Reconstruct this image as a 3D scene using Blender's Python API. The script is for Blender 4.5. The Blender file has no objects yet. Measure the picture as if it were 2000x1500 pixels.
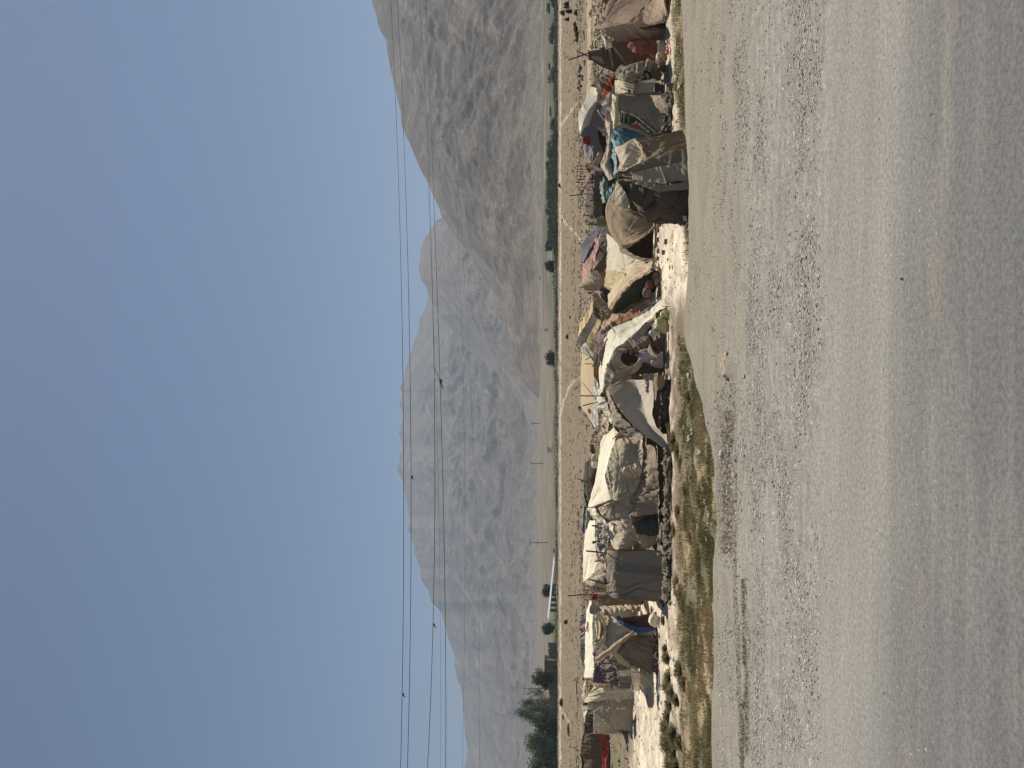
import bpy, bmesh, math, random
import numpy as np
from mathutils import Vector, Matrix
R = math.radians
sc = bpy.context.scene
col = sc.collection
# ---------------------------------------------------------------- camera (photo lies on its side: roll 90 deg)
F, H, HX = 1555.6, 1.7, 1075.0      # focal length in photo pixels, eye height above the road, horizon column
cam = bpy.data.cameras.new('camera'); co = bpy.data.objects.new('camera', cam); col.objects.link(co)
cam.sensor_width = 36; cam.lens = F/2000*36; cam.shift_x = -(HX-1000)/2000
cam.clip_start = 0.05; cam.clip_end = 60000
co.matrix_world = Matrix(((0,1,0,0),(0,0,-1,0),(-1,0,0,H),(0,0,0,1)))
sc.camera = co
# ---------------------------------------------------------------- sky, sun, exposure
SUN_EL, SUN_AZ = 58.0, 26.0          # azimuth from +Y towards +X
w = bpy.data.worlds.new('World'); sc.world = w; w.use_nodes = True
nt = w.node_tree; bg = nt.nodes['Background']; sky = nt.nodes.new('ShaderNodeTexSky')
sky.sky_type = 'NISHITA'; sky.sun_disc = False; sky.sun_elevation = R(SUN_EL); sky.sun_rotation = R(SUN_AZ)
sky.altitude = 1200; sky.air_density = 0.92; sky.dust_density = 1.0; sky.ozone_density = 4.5
nt.links.new(sky.outputs[0], bg.inputs[0]); bg.inputs[1].default_value = 0.050
sl = bpy.data.lights.new('sun', 'SUN'); sl.energy = 5.0; sl.angle = R(0.5); sl.color = (1.0, 0.93, 0.82)
so = bpy.data.objects.new('sun', sl); col.objects.link(so)
sd = Vector((math.sin(R(SUN_AZ))*math.cos(R(SUN_EL)), math.cos(R(SUN_AZ))*math.cos(R(SUN_EL)), math.sin(R(SUN_EL))))
so.rotation_euler = sd.to_track_quat('Z', 'Y').to_euler()
sc.view_settings.view_transform = 'Standard'; sc.view_settings.look = 'None'
sc.view_settings.exposure = 0.36; sc.view_settings.gamma = 1.0
# ---------------------------------------------------------------- helpers
FZ = -1.1                            # level of the camp's field below the road
def at(x, y, D): return np.array(((750-y)/F*D, D, H-(x-HX)/F*D))
K0 = {1:0, 2:220, 3:420, 4:620, 5:820, 6:1020, 7:1260}
DO = 0.0                             # extra distance for the thing being built
def W(k, X, Y, D): return at(1080+X/6.25, K0[k]+Y/6.25, D+DO)
def Dg(x, z=FZ): return (H-z)*F/(x-HX)          # distance at which ground level z shows at column x
_p = np.random.RandomState(7).permutation(256); _p = np.concatenate([_p, _p, _p])
_g = np.random.RandomState(3).randn(256, 3); _g /= np.linalg.norm(_g, axis=1)[:, None]
def noise(x, y, z=0.0):
    x, y, z = np.broadcast_arrays(np.asarray(x, float), np.asarray(y, float), np.asarray(z, float))
    xi, yi, zi = np.floor(x).astype(int), np.floor(y).astype(int), np.floor(z).astype(int)
    xf, yf, zf = x-xi, y-yi, z-zi
    xi &= 255; yi &= 255; zi &= 255
    f = lambda t: t*t*t*(t*(t*6-15)+10)
    u, v, w_ = f(xf), f(yf), f(zf); out = 0
    for dx in (0, 1):
        for dy in (0, 1):
            for dz in (0, 1):
                h = _p[_p[_p[xi+dx]+yi+dy]+zi+dz]; g = _g[h]
                d = g[..., 0]*(xf-dx)+g[..., 1]*(yf-dy)+g[..., 2]*(zf-dz)
                out = out + d*(u if dx else 1-u)*(v if dy else 1-v)*(w_ if dz else 1-w_)
    return out*1.6
def fbm(x, y, z=0.0, o=4, l=2.1, g=0.5):
    s, a = 0, 1.0
    for i in range(o):
        s = s+a*noise(x*l**i, y*l**i, z*l**i+i*7.3); a *= g
    return s
def ridged(x, y, z=0.0, o=5, l=2.1, g=0.5):
    s, a = 0, 1.0
    for i in range(o):
        n = 1-np.abs(noise(x*l**i, y*l**i, z*l**i+i*5.1)); s = s+a*n*n; a *= g
    return s
def sm(a, b, t):
    t = np.clip((np.asarray(t, float)-a)/(b-a), 0, 1); return t*t*(3-2*t)
def tag(o, label=None, cat=None, group=None, kind=None):
    if label: o['label'] = label
    if cat: o['category'] = cat
    if group: o['group'] = group
    if kind: o['kind'] = kind
    return o
def empty(name, loc, label, cat, group=None):
    o = bpy.data.objects.new(name, None); col.objects.link(o); o.location = tuple(loc); o.empty_display_size = 0.2
    return tag(o, label, cat, group)
def mesh_np(name, V, Fq, mat, parent=None, cols=None, smooth=True):
    V = np.asarray(V, np.float32); Fq = np.asarray(Fq, np.int32)
    if parent is not None: V = V-np.array(parent.location, np.float32)
    me = bpy.data.meshes.new(name); n = Fq.shape[1]
    me.vertices.add(len(V)); me.vertices.foreach_set('co', V.ravel())
    me.loops.add(Fq.size); me.loops.foreach_set('vertex_index', Fq.ravel())
    me.polygons.add(len(Fq)); me.polygons.foreach_set('loop_start', np.arange(0, Fq.size, n, dtype=np.int32))
    me.polygons.foreach_set('loop_total', np.full(len(Fq), n, np.int32))
    me.polygons.foreach_set('use_smooth', np.full(len(Fq), smooth, bool))
    if cols is not None:
        ca = me.color_attributes.new('col', 'FLOAT_COLOR', 'POINT')
        c = np.ones((len(V), 4), np.float32); c[:, :3] = cols; ca.data.foreach_set('color', c.ravel())
    me.update(calc_edges=True); me.validate()
    if mat: me.materials.append(mat)
    o = bpy.data.objects.new(name, me); col.objects.link(o)
    if parent is not None: o.parent = parent
    return o
def gridfaces(nr, nc):
    a = (np.arange(nr-1)[:, None]*nc+np.arange(nc-1)[None, :]).ravel()
    return np.stack([a, a+1, a+nc+1, a+nc], 1)
class MB:                            # collects simple pieces into one mesh
    def __init__(s): s.v = []; s.f = []; s.n = 0
    def add(s, V, Fs):
        s.v.append(np.asarray(V, float)); s.f += [tuple(int(i)+s.n for i in f) for f in Fs]; s.n += len(V)
    def tube(s, pts, r, n=6):
        pts = [np.asarray(p, float) for p in pts]; m = len(pts)
        rs = r if hasattr(r, '__len__') else [r]*m; V = []; Fs = []
        for i, p in enumerate(pts):
            d = pts[min(i+1, m-1)]-pts[max(i-1, 0)]; d = d/(np.linalg.norm(d)+1e-9)
            a = np.cross(d, (0.3, 0.9, 0.2)); a /= np.linalg.norm(a)+1e-9; b = np.cross(d, a)
            for j in range(n):
                t = 2*math.pi*j/n; V.append(p+rs[i]*(math.cos(t)*a+math.sin(t)*b))
        for i in range(m-1):
            for j in range(n): Fs.append((i*n+j, i*n+(j+1)%n, (i+1)*n+(j+1)%n, (i+1)*n+j))
        Fs.append(tuple(range(n))[::-1]); Fs.append(tuple((m-1)*n+j for j in range(n))); s.add(V, Fs)
    def box(s, c, d, rz=0.0):
        c = np.asarray(c, float); V = []
        for sx in (-1, 1):
            for sy in (-1, 1):
                for sz in (-1, 1):
                    x, y, z = sx*d[0]/2, sy*d[1]/2, sz*d[2]/2
                    V.append(c+np.array((x*math.cos(rz)-y*math.sin(rz), x*math.sin(rz)+y*math.cos(rz), z)))
        s.add(V, [(0,1,3,2),(4,6,7,5),(0,4,5,1),(2,3,7,6),(0,2,6,4),(1,5,7,3)])
    def build(s, name, mat, parent=None, smooth=True, bevel=0):
        V = np.concatenate(s.v); off = np.array(parent.location) if parent is not None else 0
        me = bpy.data.meshes.new(name); me.from_pydata([tuple(v) for v in V-off], [], s.f); me.update()
        for p in me.polygons: p.use_smooth = smooth
        me.materials.append(mat); o = bpy.data.objects.new(name, me); col.objects.link(o)
        if parent is not None: o.parent = parent
        if bevel:
            m = o.modifiers.new('b', 'BEVEL'); m.width = bevel; m.segments = 2
        return o
# ---------------------------------------------------------------- materials
MATS = {}; MATKEY = {}
def newmat(name):
    m = bpy.data.materials.new(name); m.use_nodes = True; n = m.node_tree
    return m, n, n.nodes['Principled BSDF'], n.nodes, n.links
def mixc(N, L, fac, a, b, mode='MIX'):
    x = N.new('ShaderNodeMix'); x.data_type = 'RGBA'; x.blend_type = mode
    for sock, v in ((x.inputs[0], fac), (x.inputs[6], a), (x.inputs[7], b)):
        if hasattr(v, 'links'): L.new(v, sock)
        elif isinstance(v, (tuple, list)): sock.default_value = (*v[:3], 1)
        else: sock.default_value = v
    return x.outputs[2]
def nz(N, L, scale, detail=4, rough=0.55, vec=None, stretch=None):
    t = N.new('ShaderNodeTexNoise'); t.inputs['Scale'].default_value = scale
    t.inputs['Detail'].default_value = detail; t.inputs['Roughness'].default_value = rough
    if vec is not None:
        if stretch:
            mp = N.new('ShaderNodeMapping'); mp.inputs['Scale'].default_value = stretch
            L.new(vec, mp.inputs[0]); vec = mp.outputs[0]
        L.new(vec, t.inputs[0])
    return t.outputs[0]
def ramp(N, L, fac, p0, p1, a=0.0, b=1.0):
    r = N.new('ShaderNodeMapRange'); L.new(fac, r.inputs[0])
    for i, v in enumerate((p0, p1, a, b)): r.inputs[i+1].default_value = v
    return r.outputs[0]
def bump(N, L, h, strength, dist, b):
    x = N.new('ShaderNodeBump'); x.inputs['Strength'].default_value = strength; x.inputs['Distance'].default_value = dist
    L.new(h, x.inputs['Height']); L.new(x.outputs[0], b.inputs['Normal'])
def cloth_mat(c, trans=0.15, dirt=0.5, weave=1.0, stripes=None, gloss=0.95, spots=0.0):
    key = ('cloth', tuple(c), trans, dirt, weave, str(stripes), gloss, spots)
    if key in MATS: return MATS[key]
    c = tuple(min(.9, v*w_) for v, w_ in zip(c, (1.34, 1.23, 1.07) if max(c) < .6 else (1.06, 1.01, .90)))  # darker cloths warmed and brightened in place of bounce light from the ground
    m, t, b, N, L = newmat('cloth'); tc = N.new('ShaderNodeTexCoord').outputs['Object']
    big = ramp(N, L, nz(N, L, 1.7, 5, 0.62, tc), 0.35, 0.68)
    fine = nz(N, L, 55, 3, 0.6, tc); mid = ramp(N, L, nz(N, L, 7, 4, 0.6, tc, (1, 1, 0.5)), 0.3, 0.75)
    dusty = tuple(0.45*v+0.55*d for v, d in zip(c, (0.30, 0.25, 0.19)))
    dark = tuple(v*0.72 for v in c)
    x = mixc(N, L, big, tuple(c), mixc(N, L, 0.6*dirt+0.2, tuple(c), dusty))
    x = mixc(N, L, mid, x, mixc(N, L, 0.5*dirt, x, dark))
    if stripes:                      # (colour, count per metre, axis, share)
        sx = N.new('ShaderNodeSeparateXYZ'); L.new(tc, sx.inputs[0])
        wv = N.new('ShaderNodeMath'); wv.operation = 'MULTIPLY'; L.new(sx.outputs[stripes[2]], wv.inputs[0]); wv.inputs[1].default_value = stripes[1]
        wv2 = N.new('ShaderNodeMath'); wv2.operation = 'FRACT'; L.new(wv.outputs[0], wv2.inputs[0])
        ls = N.new('ShaderNodeMath'); ls.operation = 'LESS_THAN'; L.new(wv2.outputs[0], ls.inputs[0]); ls.inputs[1].default_value = stripes[3]
        x = mixc(N, L, ls.outputs[0], x, stripes[0])
    if spots:
        x = mixc(N, L, ramp(N, L, nz(N, L, 9, 2, 0.5, tc), 0.62, 0.66, 0, spots), x, dark)
    f2 = ramp(N, L, fine, 0.3, 0.7, 0.86, 1.12)
    cc = N.new('ShaderNodeCombineXYZ')
    for i in range(3): L.new(f2, cc.inputs[i])
    x = mixc(N, L, 1.0, x, cc.outputs[0], 'MULTIPLY')
    L.new(x, b.inputs['Base Color']); b.inputs['Roughness'].default_value = gloss
    b.inputs['Specular IOR Level'].default_value = 0.15 if gloss > 0.7 else 0.5
    hm = N.new('ShaderNodeMath'); hm.operation = 'ADD'
    L.new(nz(N, L, 10, 5, 0.6, tc, (1, 1, 0.45)), hm.inputs[0]); L.new(fine, hm.inputs[1])
    bump(N, L, hm.outputs[0], 0.55*weave, 0.02, b)
    if trans:
        tr = N.new('ShaderNodeBsdfTranslucent'); L.new(x, tr.inputs[0]); ms = N.new('ShaderNodeMixShader')
        ms.inputs[0].default_value = trans; L.new(b.outputs[0], ms.inputs[1]); L.new(tr.outputs[0], ms.inputs[2])
        L.new(ms.outputs[0], N['Material Output'].inputs[0])
    MATS[key] = m; MATKEY[m.name] = key; return m
def opaque(m):  # also darkens the colour, so tent insides read as shaded
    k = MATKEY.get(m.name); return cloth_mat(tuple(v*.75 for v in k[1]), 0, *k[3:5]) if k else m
def plain(name, c, rough=0.85, var=0.35, scale=12, bmp=0.4, dist=0.01, stretch=None):
    key = (name, tuple(c)); 
    if key in MATS: return MATS[key]
    m, t, b, N, L = newmat(name); tc = N.new('ShaderNodeTexCoord').outputs['Object']
    n = nz(N, L, scale, 6, 0.65, tc, stretch)
    L.new(mixc(N, L, ramp(N, L, n, 0.3, 0.7), tuple(v*(1-var) for v in c), tuple(min(1, v*(1+var)) for v in c)), b.inputs['Base Color'])
    b.inputs['Roughness'].default_value = rough; b.inputs['Specular IOR Level'].default_value = 0.25
    bump(N, L, n, bmp, dist, b); MATS[key] = m; return m
def attr_mat(name, rough=0.95, scale=30, var=0.25, bmp=0.6, dist=0.02, stretch=None, trans=0.0, scale2=None):
    m, t, b, N, L = newmat(name); tc = N.new('ShaderNodeTexCoord').outputs['Object']
    a = N.new('ShaderNodeAttribute'); a.attribute_name = 'col'
    n = nz(N, L, scale, 6, 0.7, tc, stretch); f = ramp(N, L, n, 0.3, 0.7, 1-var, 1+var)
    cc = N.new('ShaderNodeCombineXYZ')
    for i in range(3): L.new(f, cc.inputs[i])
    x = mixc(N, L, 1.0, a.outputs[0], cc.outputs[0], 'MULTIPLY')
    if scale2:
        f = ramp(N, L, nz(N, L, scale2, 5, 0.7, tc, stretch), 0.3, 0.7, 1-var, 1+var); c2 = N.new('ShaderNodeCombineXYZ')
        for i in range(3): L.new(f, c2.inputs[i])
        x = mixc(N, L, 1.0, x, c2.outputs[0], 'MULTIPLY')
    L.new(x, b.inputs['Base Color']); b.inputs['Roughness'].default_value = rough; b.inputs['Specular IOR Level'].default_value = 0.1
    bump(N, L, n, bmp, dist, b)
    if trans:
        tr = N.new('ShaderNodeBsdfTranslucent'); L.new(x, tr.inputs[0]); ms = N.new('ShaderNodeMixShader')
        ms.inputs[0].default_value = trans; L.new(b.outputs[0], ms.inputs[1]); L.new(tr.outputs[0], ms.inputs[2])
        L.new(ms.outputs[0], N['Material Output'].inputs[0])
    return m
M_wood = plain('wood', (0.09, 0.065, 0.045), 0.9, 0.4, 20, 0.5, 0.01)
M_pale_wood = plain('pale_wood', (0.30, 0.25, 0.18), 0.9, 0.3, 20)
M_rope = plain('rope', (0.42, 0.38, 0.31), 0.9, 0.25, 40)
M_wire = plain('wire', (0.035, 0.035, 0.04), 0.5, 0.2, 3)
M_conc = plain('concrete', (0.10, 0.095, 0.09), 0.9, 0.2, 3)
# ---------------------------------------------------------------- ground: the lower field
rs = np.random.RandomState(11)
uf = np.linspace(-0.62, 0.62, 820)
uo = 0.62*np.geomspace(1.02, 14, 26)
U = np.concatenate([-uo[::-1], uf, uo])
Vr = np.concatenate([np.linspace(1590, 1240, 330), np.linspace(1239, 1092.5, 200), np.linspace(1092.2, 1088.3, 20)])
Dr = (H-FZ)*F/(Vr-HX)
GX = U[None, :]*Dr[:, None]; GY = np.repeat(Dr[:, None], len(U), 1)
def imgxy(X, Y, Z=FZ): return HX+(H-Z)/Y*F, 750-X/Y*F
def field_h(X, Y):
    a = np.clip(Y/18, 1, 8)
    h = 0.045*fbm(X*0.9, Y*0.9, 1.0, 5)
    h += sm(28, 55, Y)*0.15*fbm(X*0.3, Y*0.3, 4.0, 6, 2.2, 0.58)*np.clip(Y/70, 0.6, 2.2)
    h += 0.05*np.abs(noise(X*1.7+3, Y*3.1, 2.0))*sm(24, 18, Y)
    return h
EDGE_Y = [-400, 0, 96, 250, 340, 450, 520, 570, 600, 640, 680, 710, 750, 790, 830, 860, 900, 1260, 1500, 1900]
EDGE_V = [1331, 1332, 1336, 1342, 1345, 1348, 1345, 1341, 1338, 1336, 1342, 1352, 1361, 1373, 1380, 1388, 1394, 1397, 1392, 1390]
ed_D = (H)*F/(np.array(EDGE_V, float)-HX); ed_X = (750-np.array(EDGE_Y, float))/F*ed_D
def road_edge(X): return np.interp(X, ed_X[::-1], ed_D[::-1])
GZ = FZ+field_h(GX, GY)
ix, iy = imgxy(GX, GY)
nA = fbm(GX*0.8, GY*0.8, 9.0, 4); nB = fbm(GX*2.5, GY*2.5, 3.0, 4); nC = fbm(GX*0.12, GY*0.3, 5.0, 4)
tan = np.array((0.195, 0.155, 0.110)); brt = np.array((0.62, 0.535, 0.41)); brn = np.array((0.20, 0.15, 0.105))
grn = np.array((0.165, 0.148, 0.088)); dry = np.array((0.31, 0.25, 0.155)); mud = np.array((0.17, 0.135, 0.10))
Cg = np.repeat(np.repeat(tan[None, None], GX.shape[0], 0), GX.shape[1], 1)
def lay(mask, c):
    global Cg
    Cg = Cg*(1-mask[..., None])+np.asarray(c)*mask[..., None]
lay(sm(0.0, 0.4, nC)*0.6*sm(45, 70, GY), (0.20, 0.155, 0.105))
lay(sm(0.0, 0.5, nA)*0.3, (0.21, 0.165, 0.115))
# bright, trodden soil in front of the tents
m = sm(1222, 1250, ix+8*nA)*sm(1338, 1300, ix-0.0*iy+26*nA-40*sm(600, 540, iy))*sm(1120, 1170, iy)
lay(m, brt)
m = sm(1262, 1275, ix)*sm(430, 440, iy)*sm(640, 560, iy+40*nA); lay(m, brt*0.98)
m = sm(1288, 1296, ix)*sm(1330, 1316, ix+14*nA-12*sm(120, 260, iy))*sm(440, 300, iy); lay(m, brt*0.8)
m = sm(1290, 1300, ix)*sm(1320, 1308, ix+10*nB)*sm(600, 660, iy)*sm(1180, 1120, iy); lay(m, brt*0.8)
lay(sm(0.15, 0.45, nB)*0.5*sm(1220, 1260, ix), mud*1.3)
# grass belt soil
def grass_mask(ix, iy, nA, nB):
    g = sm(1322, 1338, ix+16*nA+8*nB-10*sm(1200, 1400, iy))*sm(640, 700, iy+(1345-ix)*0.5)
    g2 = sm(1311, 1321, ix+7*nA-14*sm(150, 260, iy)+0)*sm(470, 380, iy)
    g3 = sm(1334, 1340, ix)*sm(560, 440, iy)
    return np.clip(np.maximum(np.maximum(g, g2), g3*0.8), 0, 1)
gm = grass_mask(ix, iy, nA, nB)
lay(gm*0.85, grn*0.9)
lay(gm*sm(-0.05, 0.35, fbm(GX*0.5, GY*1.1, 2.2, 3)+0.35*sm(1230, 1330, iy)*sm(1378, 1350, ix))*0.9, dry)
lay(sm(1160, 1150, np.abs(iy-1425)*0+ix*0+1155)*0, tan)
# far-left green patch, tracks and scrub stains of the middle field
lay(sm(12, 5, np.abs(ix-1203+4*nB))*sm(1420, 1432, iy)*0.8, grn)
lay(sm(5.0, 2.5, np.abs(ix-(1150+0.004*iy)))*sm(350, 150, iy)*0.75, (0.40, 0.325, 0.235))
lay(sm(5.0, 2.0, np.abs(ix-1162))*sm(300, 60, iy)*0.7, (0.40, 0.325, 0.235))
lay(sm(2.2, 0.8, np.abs(ix-1094.5))*0.8, (0.48, 0.40, 0.30))
def track(pts, wd, k=0.75):
    p = np.array(pts, float); xx = np.interp(iy, p[:, 1], p[:, 0]); s = (iy > p[0, 1]-4)*(iy < p[-1, 1]+4)
    slope = np.abs(np.interp(iy, p[:, 1], np.gradient(p[:, 0], p[:, 1]))); 
    lay(sm(wd, wd*0.4, np.abs(ix-xx)/np.sqrt(1+slope**2))*s*k, (0.45, 0.37, 0.27))
track([(1136, 738), (1120, 745), (1110, 760), (1100, 785), (1095, 815), (1094, 840)], 2.6)
track([(1094, 230), (1098, 240), (1108, 222), (1128, 200)][::1] if False else [(1128, 200), (1110, 226), (1096, 244)], 3)
track([(1096, 425), (1108, 440), (1124, 455), (1140, 478)], 3)
track([(1094, 1385), (1103, 1396), (1111, 1408)], 2); 
lay(sm(0.28, 0.42, fbm(GX*0.16, GY*0.35, 8.0, 4))*sm(1225, 1205, ix)*0.7, (0.17, 0.145, 0.095))
gmat = attr_mat('soil', scale=14, var=0.32, bmp=0.9, dist=0.03, scale2=1.3)
gnd = mesh_np('ground', np.stack([GX, GY, GZ], -1).reshape(-1, 3), gridfaces(*GX.shape), gmat, cols=Cg.reshape(-1, 3))
tag(gnd, kind='structure')
# far plain rising to the foot of the mountains
def plain_z(Y): return FZ+0.0213*np.clip(Y-300, 0, 1600)+0.005*np.clip(Y-1900, 0, 9000)
Uf = np.concatenate([-np.geomspace(0.75, 8, 14)[::-1], np.linspace(-0.72, 0.72, 520), np.geomspace(0.75, 8, 14)])
Df = np.concatenate([np.linspace(287, 560, 90), np.geomspace(566, 12000, 110)])
PX = Uf[None]*Df[:, None]; PY = np.repeat(Df[:, None], len(Uf), 1)
PZ = plain_z(PY)+0.02+sm(300, 420, PY)*1.2*fbm(PX/90, PY/60, 1, 4)
px_, py_ = imgxy(PX, PY, PZ)
Cp = np.repeat(np.repeat(np.array((0.165, 0.142, 0.11))[None, None], PX.shape[0], 0), PX.shape[1], 1)
def layp(mask, c):
    global Cp
    Cp = Cp*(1-mask[..., None])+np.asarray(c)*mask[..., None]
# irrigated plots: blocks of green and brown, mostly to the right
bx = np.floor(PX/55+0.6*noise(PX/300, PY/200)); by = np.floor(PY/34+0.5*noise(PX/200, PY/90, 3)); hsh = np.abs(np.sin(bx*12.9+by*78.2)*43758.5)%1
right = sm(760, 420, py_)
layp((hsh < 0.5)*right*sm(1500, 900, PY), (0.085, 0.09, 0.06))
layp(((hsh > 0.75))*right*sm(1500, 900, PY)*0.8, (0.34, 0.285, 0.20))
layp(sm(430, 390, PY)*0.9*sm(0.2, -0.3, fbm(PX/40, PY/20, 2, 3)+0*PX-0.3), (0.115, 0.115, 0.07))
layp(sm(345, 320, PY)*sm(297, 300, PY)*0.9*sm(1050, 1250, py_), (0.085, 0.12, 0.04)); layp(sm(345, 320, PY)*0.8*sm(1250, 1100, py_), (0.10, 0.098, 0.066))
layp(sm(.0, .25, fbm(PX/130, PY/9, 16, 3))*sm(320, 360, PY)*sm(1500, 1000, PY)*sm(620, 380, py_)*.85, (.075, .078, .055)); layp(sm(0.1, 0.5, fbm(PX/70, PY/180, 6, 4))*0.4*sm(500, 700, PY), (0.19, 0.16, 0.125))
layp(sm(295, 330, PY)*sm(900, 600, PY)*sm(720, 450, py_)*(.45+.4*sm(-.2, .3, fbm(PX/90, PY/14, 61, 3))), (.088, .085, .06))
pl = mesh_np('plain', np.stack([PX, PY, PZ], -1).reshape(-1, 3), gridfaces(*PX.shape), attr_mat('plain_soil', scale=0.25, var=0.25, bmp=0.5, dist=1.0, scale2=0.03), cols=Cp.reshape(-1, 3))
tag(pl, kind='structure')
# ---------------------------------------------------------------- mountains
def mountain(prof, r0, rc, amp, nu, nt_, c1, c2, c3, ulim, seed, pw=1.15, sc_=260.0, back=0.35):
    p = np.array(prof, float)
    u = np.linspace(ulim[0], ulim[1], nu); t = np.concatenate([np.linspace(0, 1, nt_), 1+np.linspace(0.02, back, 16)])
    y = 750-u*F; V = np.interp(y, p[:, 1], p[:, 0])
    jit = 2.6*fbm(u*60, seed*3.0, 0, 5)*sm(1040, 1000, V); V0 = V; V = V0[None]+jit[None]*np.clip(t[:, None], 0, 1)**12
    T = t[:, None]; r = r0+(rc-r0)*T+0*u[None]
    zf = plain_z(r0)-3; zc = H-(V-HX)/F*rc
    env = np.clip(T, 0, 1)
    X = u[None]*r; Y = r*1.0
    wx = X+sc_*0.55*fbm(X/sc_/1.8, Y/sc_/1.8, seed, 3); wy = Y+sc_*0.55*fbm(X/sc_/1.8+9, Y/sc_/1.8, seed, 3)
    rg = ridged(wx/sc_, wy/sc_/1.5, seed, 7, 2.15, 0.53)-1.05
    hh = np.where(T <= 1, env**pw, np.clip(1-(T-1)*1.6, 0, 1))
    Z = zf+(zc-zf)*hh
    rel = np.clip((zc-zf)/ (0.12*rc), 0.0, 1.6)
    e = np.sin(np.clip(T, 0, 1)*math.pi)**0.7*np.clip(1.0-T, 0, 1)**0.25
    Z = Z+amp*rel*e*rg-np.where(T > 1, amp*0.3*np.abs(rg)*np.clip((T-1)*5, 0, 1), 0)
    Z = np.maximum(Z, plain_z(Y)-4)
    # keep the skyline: nothing in front rises above the crest line seen from the road
    cap = H+(HX-V)/F*r
    Z = np.where(T < 1, np.minimum(Z, cap-0.006*r*(1-T)-0.3), Z)
    kk = X/(r*0+1); k = 0.55*fbm(wx/sc_*1.0, wy/sc_*1.0, seed+2, 6, 2.2, 0.66)+0.75*fbm((X+0.9*(Z-zf))/34+1.2*noise(wx/160, wy/160), (Y+Z)/420, seed+11, 4, 2.2, .6); s2 = fbm((X-1.1*(Z-zf))/40+noise(wx/200, wy/200, 3), wy/380, seed+5, 5, 2.1, 0.6)
    C = np.array(c1)[None, None]*(1-sm(-0.35, 0.45, k)[..., None])+np.array(c2)*sm(-0.35, 0.45, k)[..., None]
    m3 = sm(0.36, 0.75, s2)*0.4
    C = C*(1-m3[..., None])+np.array(c3)*m3[..., None]
    foot = sm(0.16, 0.0, T+0*X)[..., None]; C = C*(1-foot)+np.array((0.165, 0.142, 0.11))*foot
    o = mesh_np('mountain', np.stack([X, Y, Z], -1).reshape(-1, 3), gridfaces(*X.shape), mmat, cols=C.reshape(-1, 3))
    tag(o, kind='structure'); return o
mmat = attr_mat('rock_face', scale=0.06, var=0.36, bmp=0.9, dist=3.5, scale2=0.24)
P_right = [(600, -600), (640, -300), (700, -80), (725, 0), (735, 30), (742, 60), (752, 75), (758, 110), (759, 125), (768, 155), (775, 185), (781, 215), (784, 245), (790, 260), (800, 280), (812, 310), (826, 340), (838, 360), (850, 390), (862, 420), (885, 455), (915, 495), (945, 540), (975, 590), (985, 640), (987, 670), (998, 710), (1020, 745), (1045, 775), (1075, 800), (1090, 860), (1100, 2400)]
P_mid = [(980, 200), (930, 300), (880, 390), (864, 425), (850, 432), (842, 450), (830, 465), (822, 485), (818, 505), (818, 520), (823, 545), (832, 560), (838, 580), (858, 615), (890, 650), (930, 700), (960, 760), (1010, 830), (1060, 900), (1090, 1000)]
P_far = [(980, -700), (960, 200), (900, 450), (860, 540), (838, 580), (833, 590), (828, 605), (820, 620), (818, 645), (808, 665), (803, 690), (795, 710), (790, 730), (787, 745), (779, 758), (784, 768), (780, 790), (786, 810), (780, 845), (786, 870), (777, 915), (786, 940), (790, 960), (795, 990), (800, 1010), (797, 1030), (806, 1060), (813, 1090), (821, 1110), (822, 1130), (833, 1150), (842, 1175), (858, 1190), (864, 1200), (868, 1220), (875, 1250), (885, 1270), (887, 1300), (895, 1330), (902, 1350), (904, 1380), (908, 1420), (912, 1460), (910, 1500), (905, 1600), (920, 1800), (960, 2100)]
mountain(P_right, 950, 1800, 10, 620, 230, (0.095, 0.078, 0.060), (0.148, 0.122, 0.094), (0.25, 0.213, 0.168), (-0.25, 1.0), 1.3, 1.1, 80)
mountain(P_mid, 1500, 2900, 14, 420, 200, (0.135, 0.118, 0.10), (0.17, 0.148, 0.125), (0.23, 0.205, 0.18), (-0.12, 0.36), 4.7, 1.2, 120)
mountain(P_far, 1850, 4000, 22, 800, 240, (0.112, 0.096, 0.080), (0.152, 0.131, 0.108), (0.27, 0.235, 0.195), (-0.85, 0.6), 8.1, 1.35, 170)
# ---------------------------------------------------------------- haze
hz = MB(); hz.box((0, 3000, 412), (14000, 14000, 836)); 
hm, ht, hb, N, L = newmat('haze'); N.remove(hb)
pv = N.new('ShaderNodeVolumePrincipled'); pv.inputs['Color'].default_value = (0.50, 0.62, 0.78, 1); pv.inputs['Density'].default_value = 0.00017
pv.inputs['Anisotropy'].default_value = 0.2
L.new(pv.outputs[0], N['Material Output'].inputs['Volume'])
hzo = hz.build('haze', hm, smooth=False); tag(hzo, kind='stuff')
sc.cycles.volume_bounces = 0; sc.cycles.max_bounces = 6; sc.cycles.use_denoising = True
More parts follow.
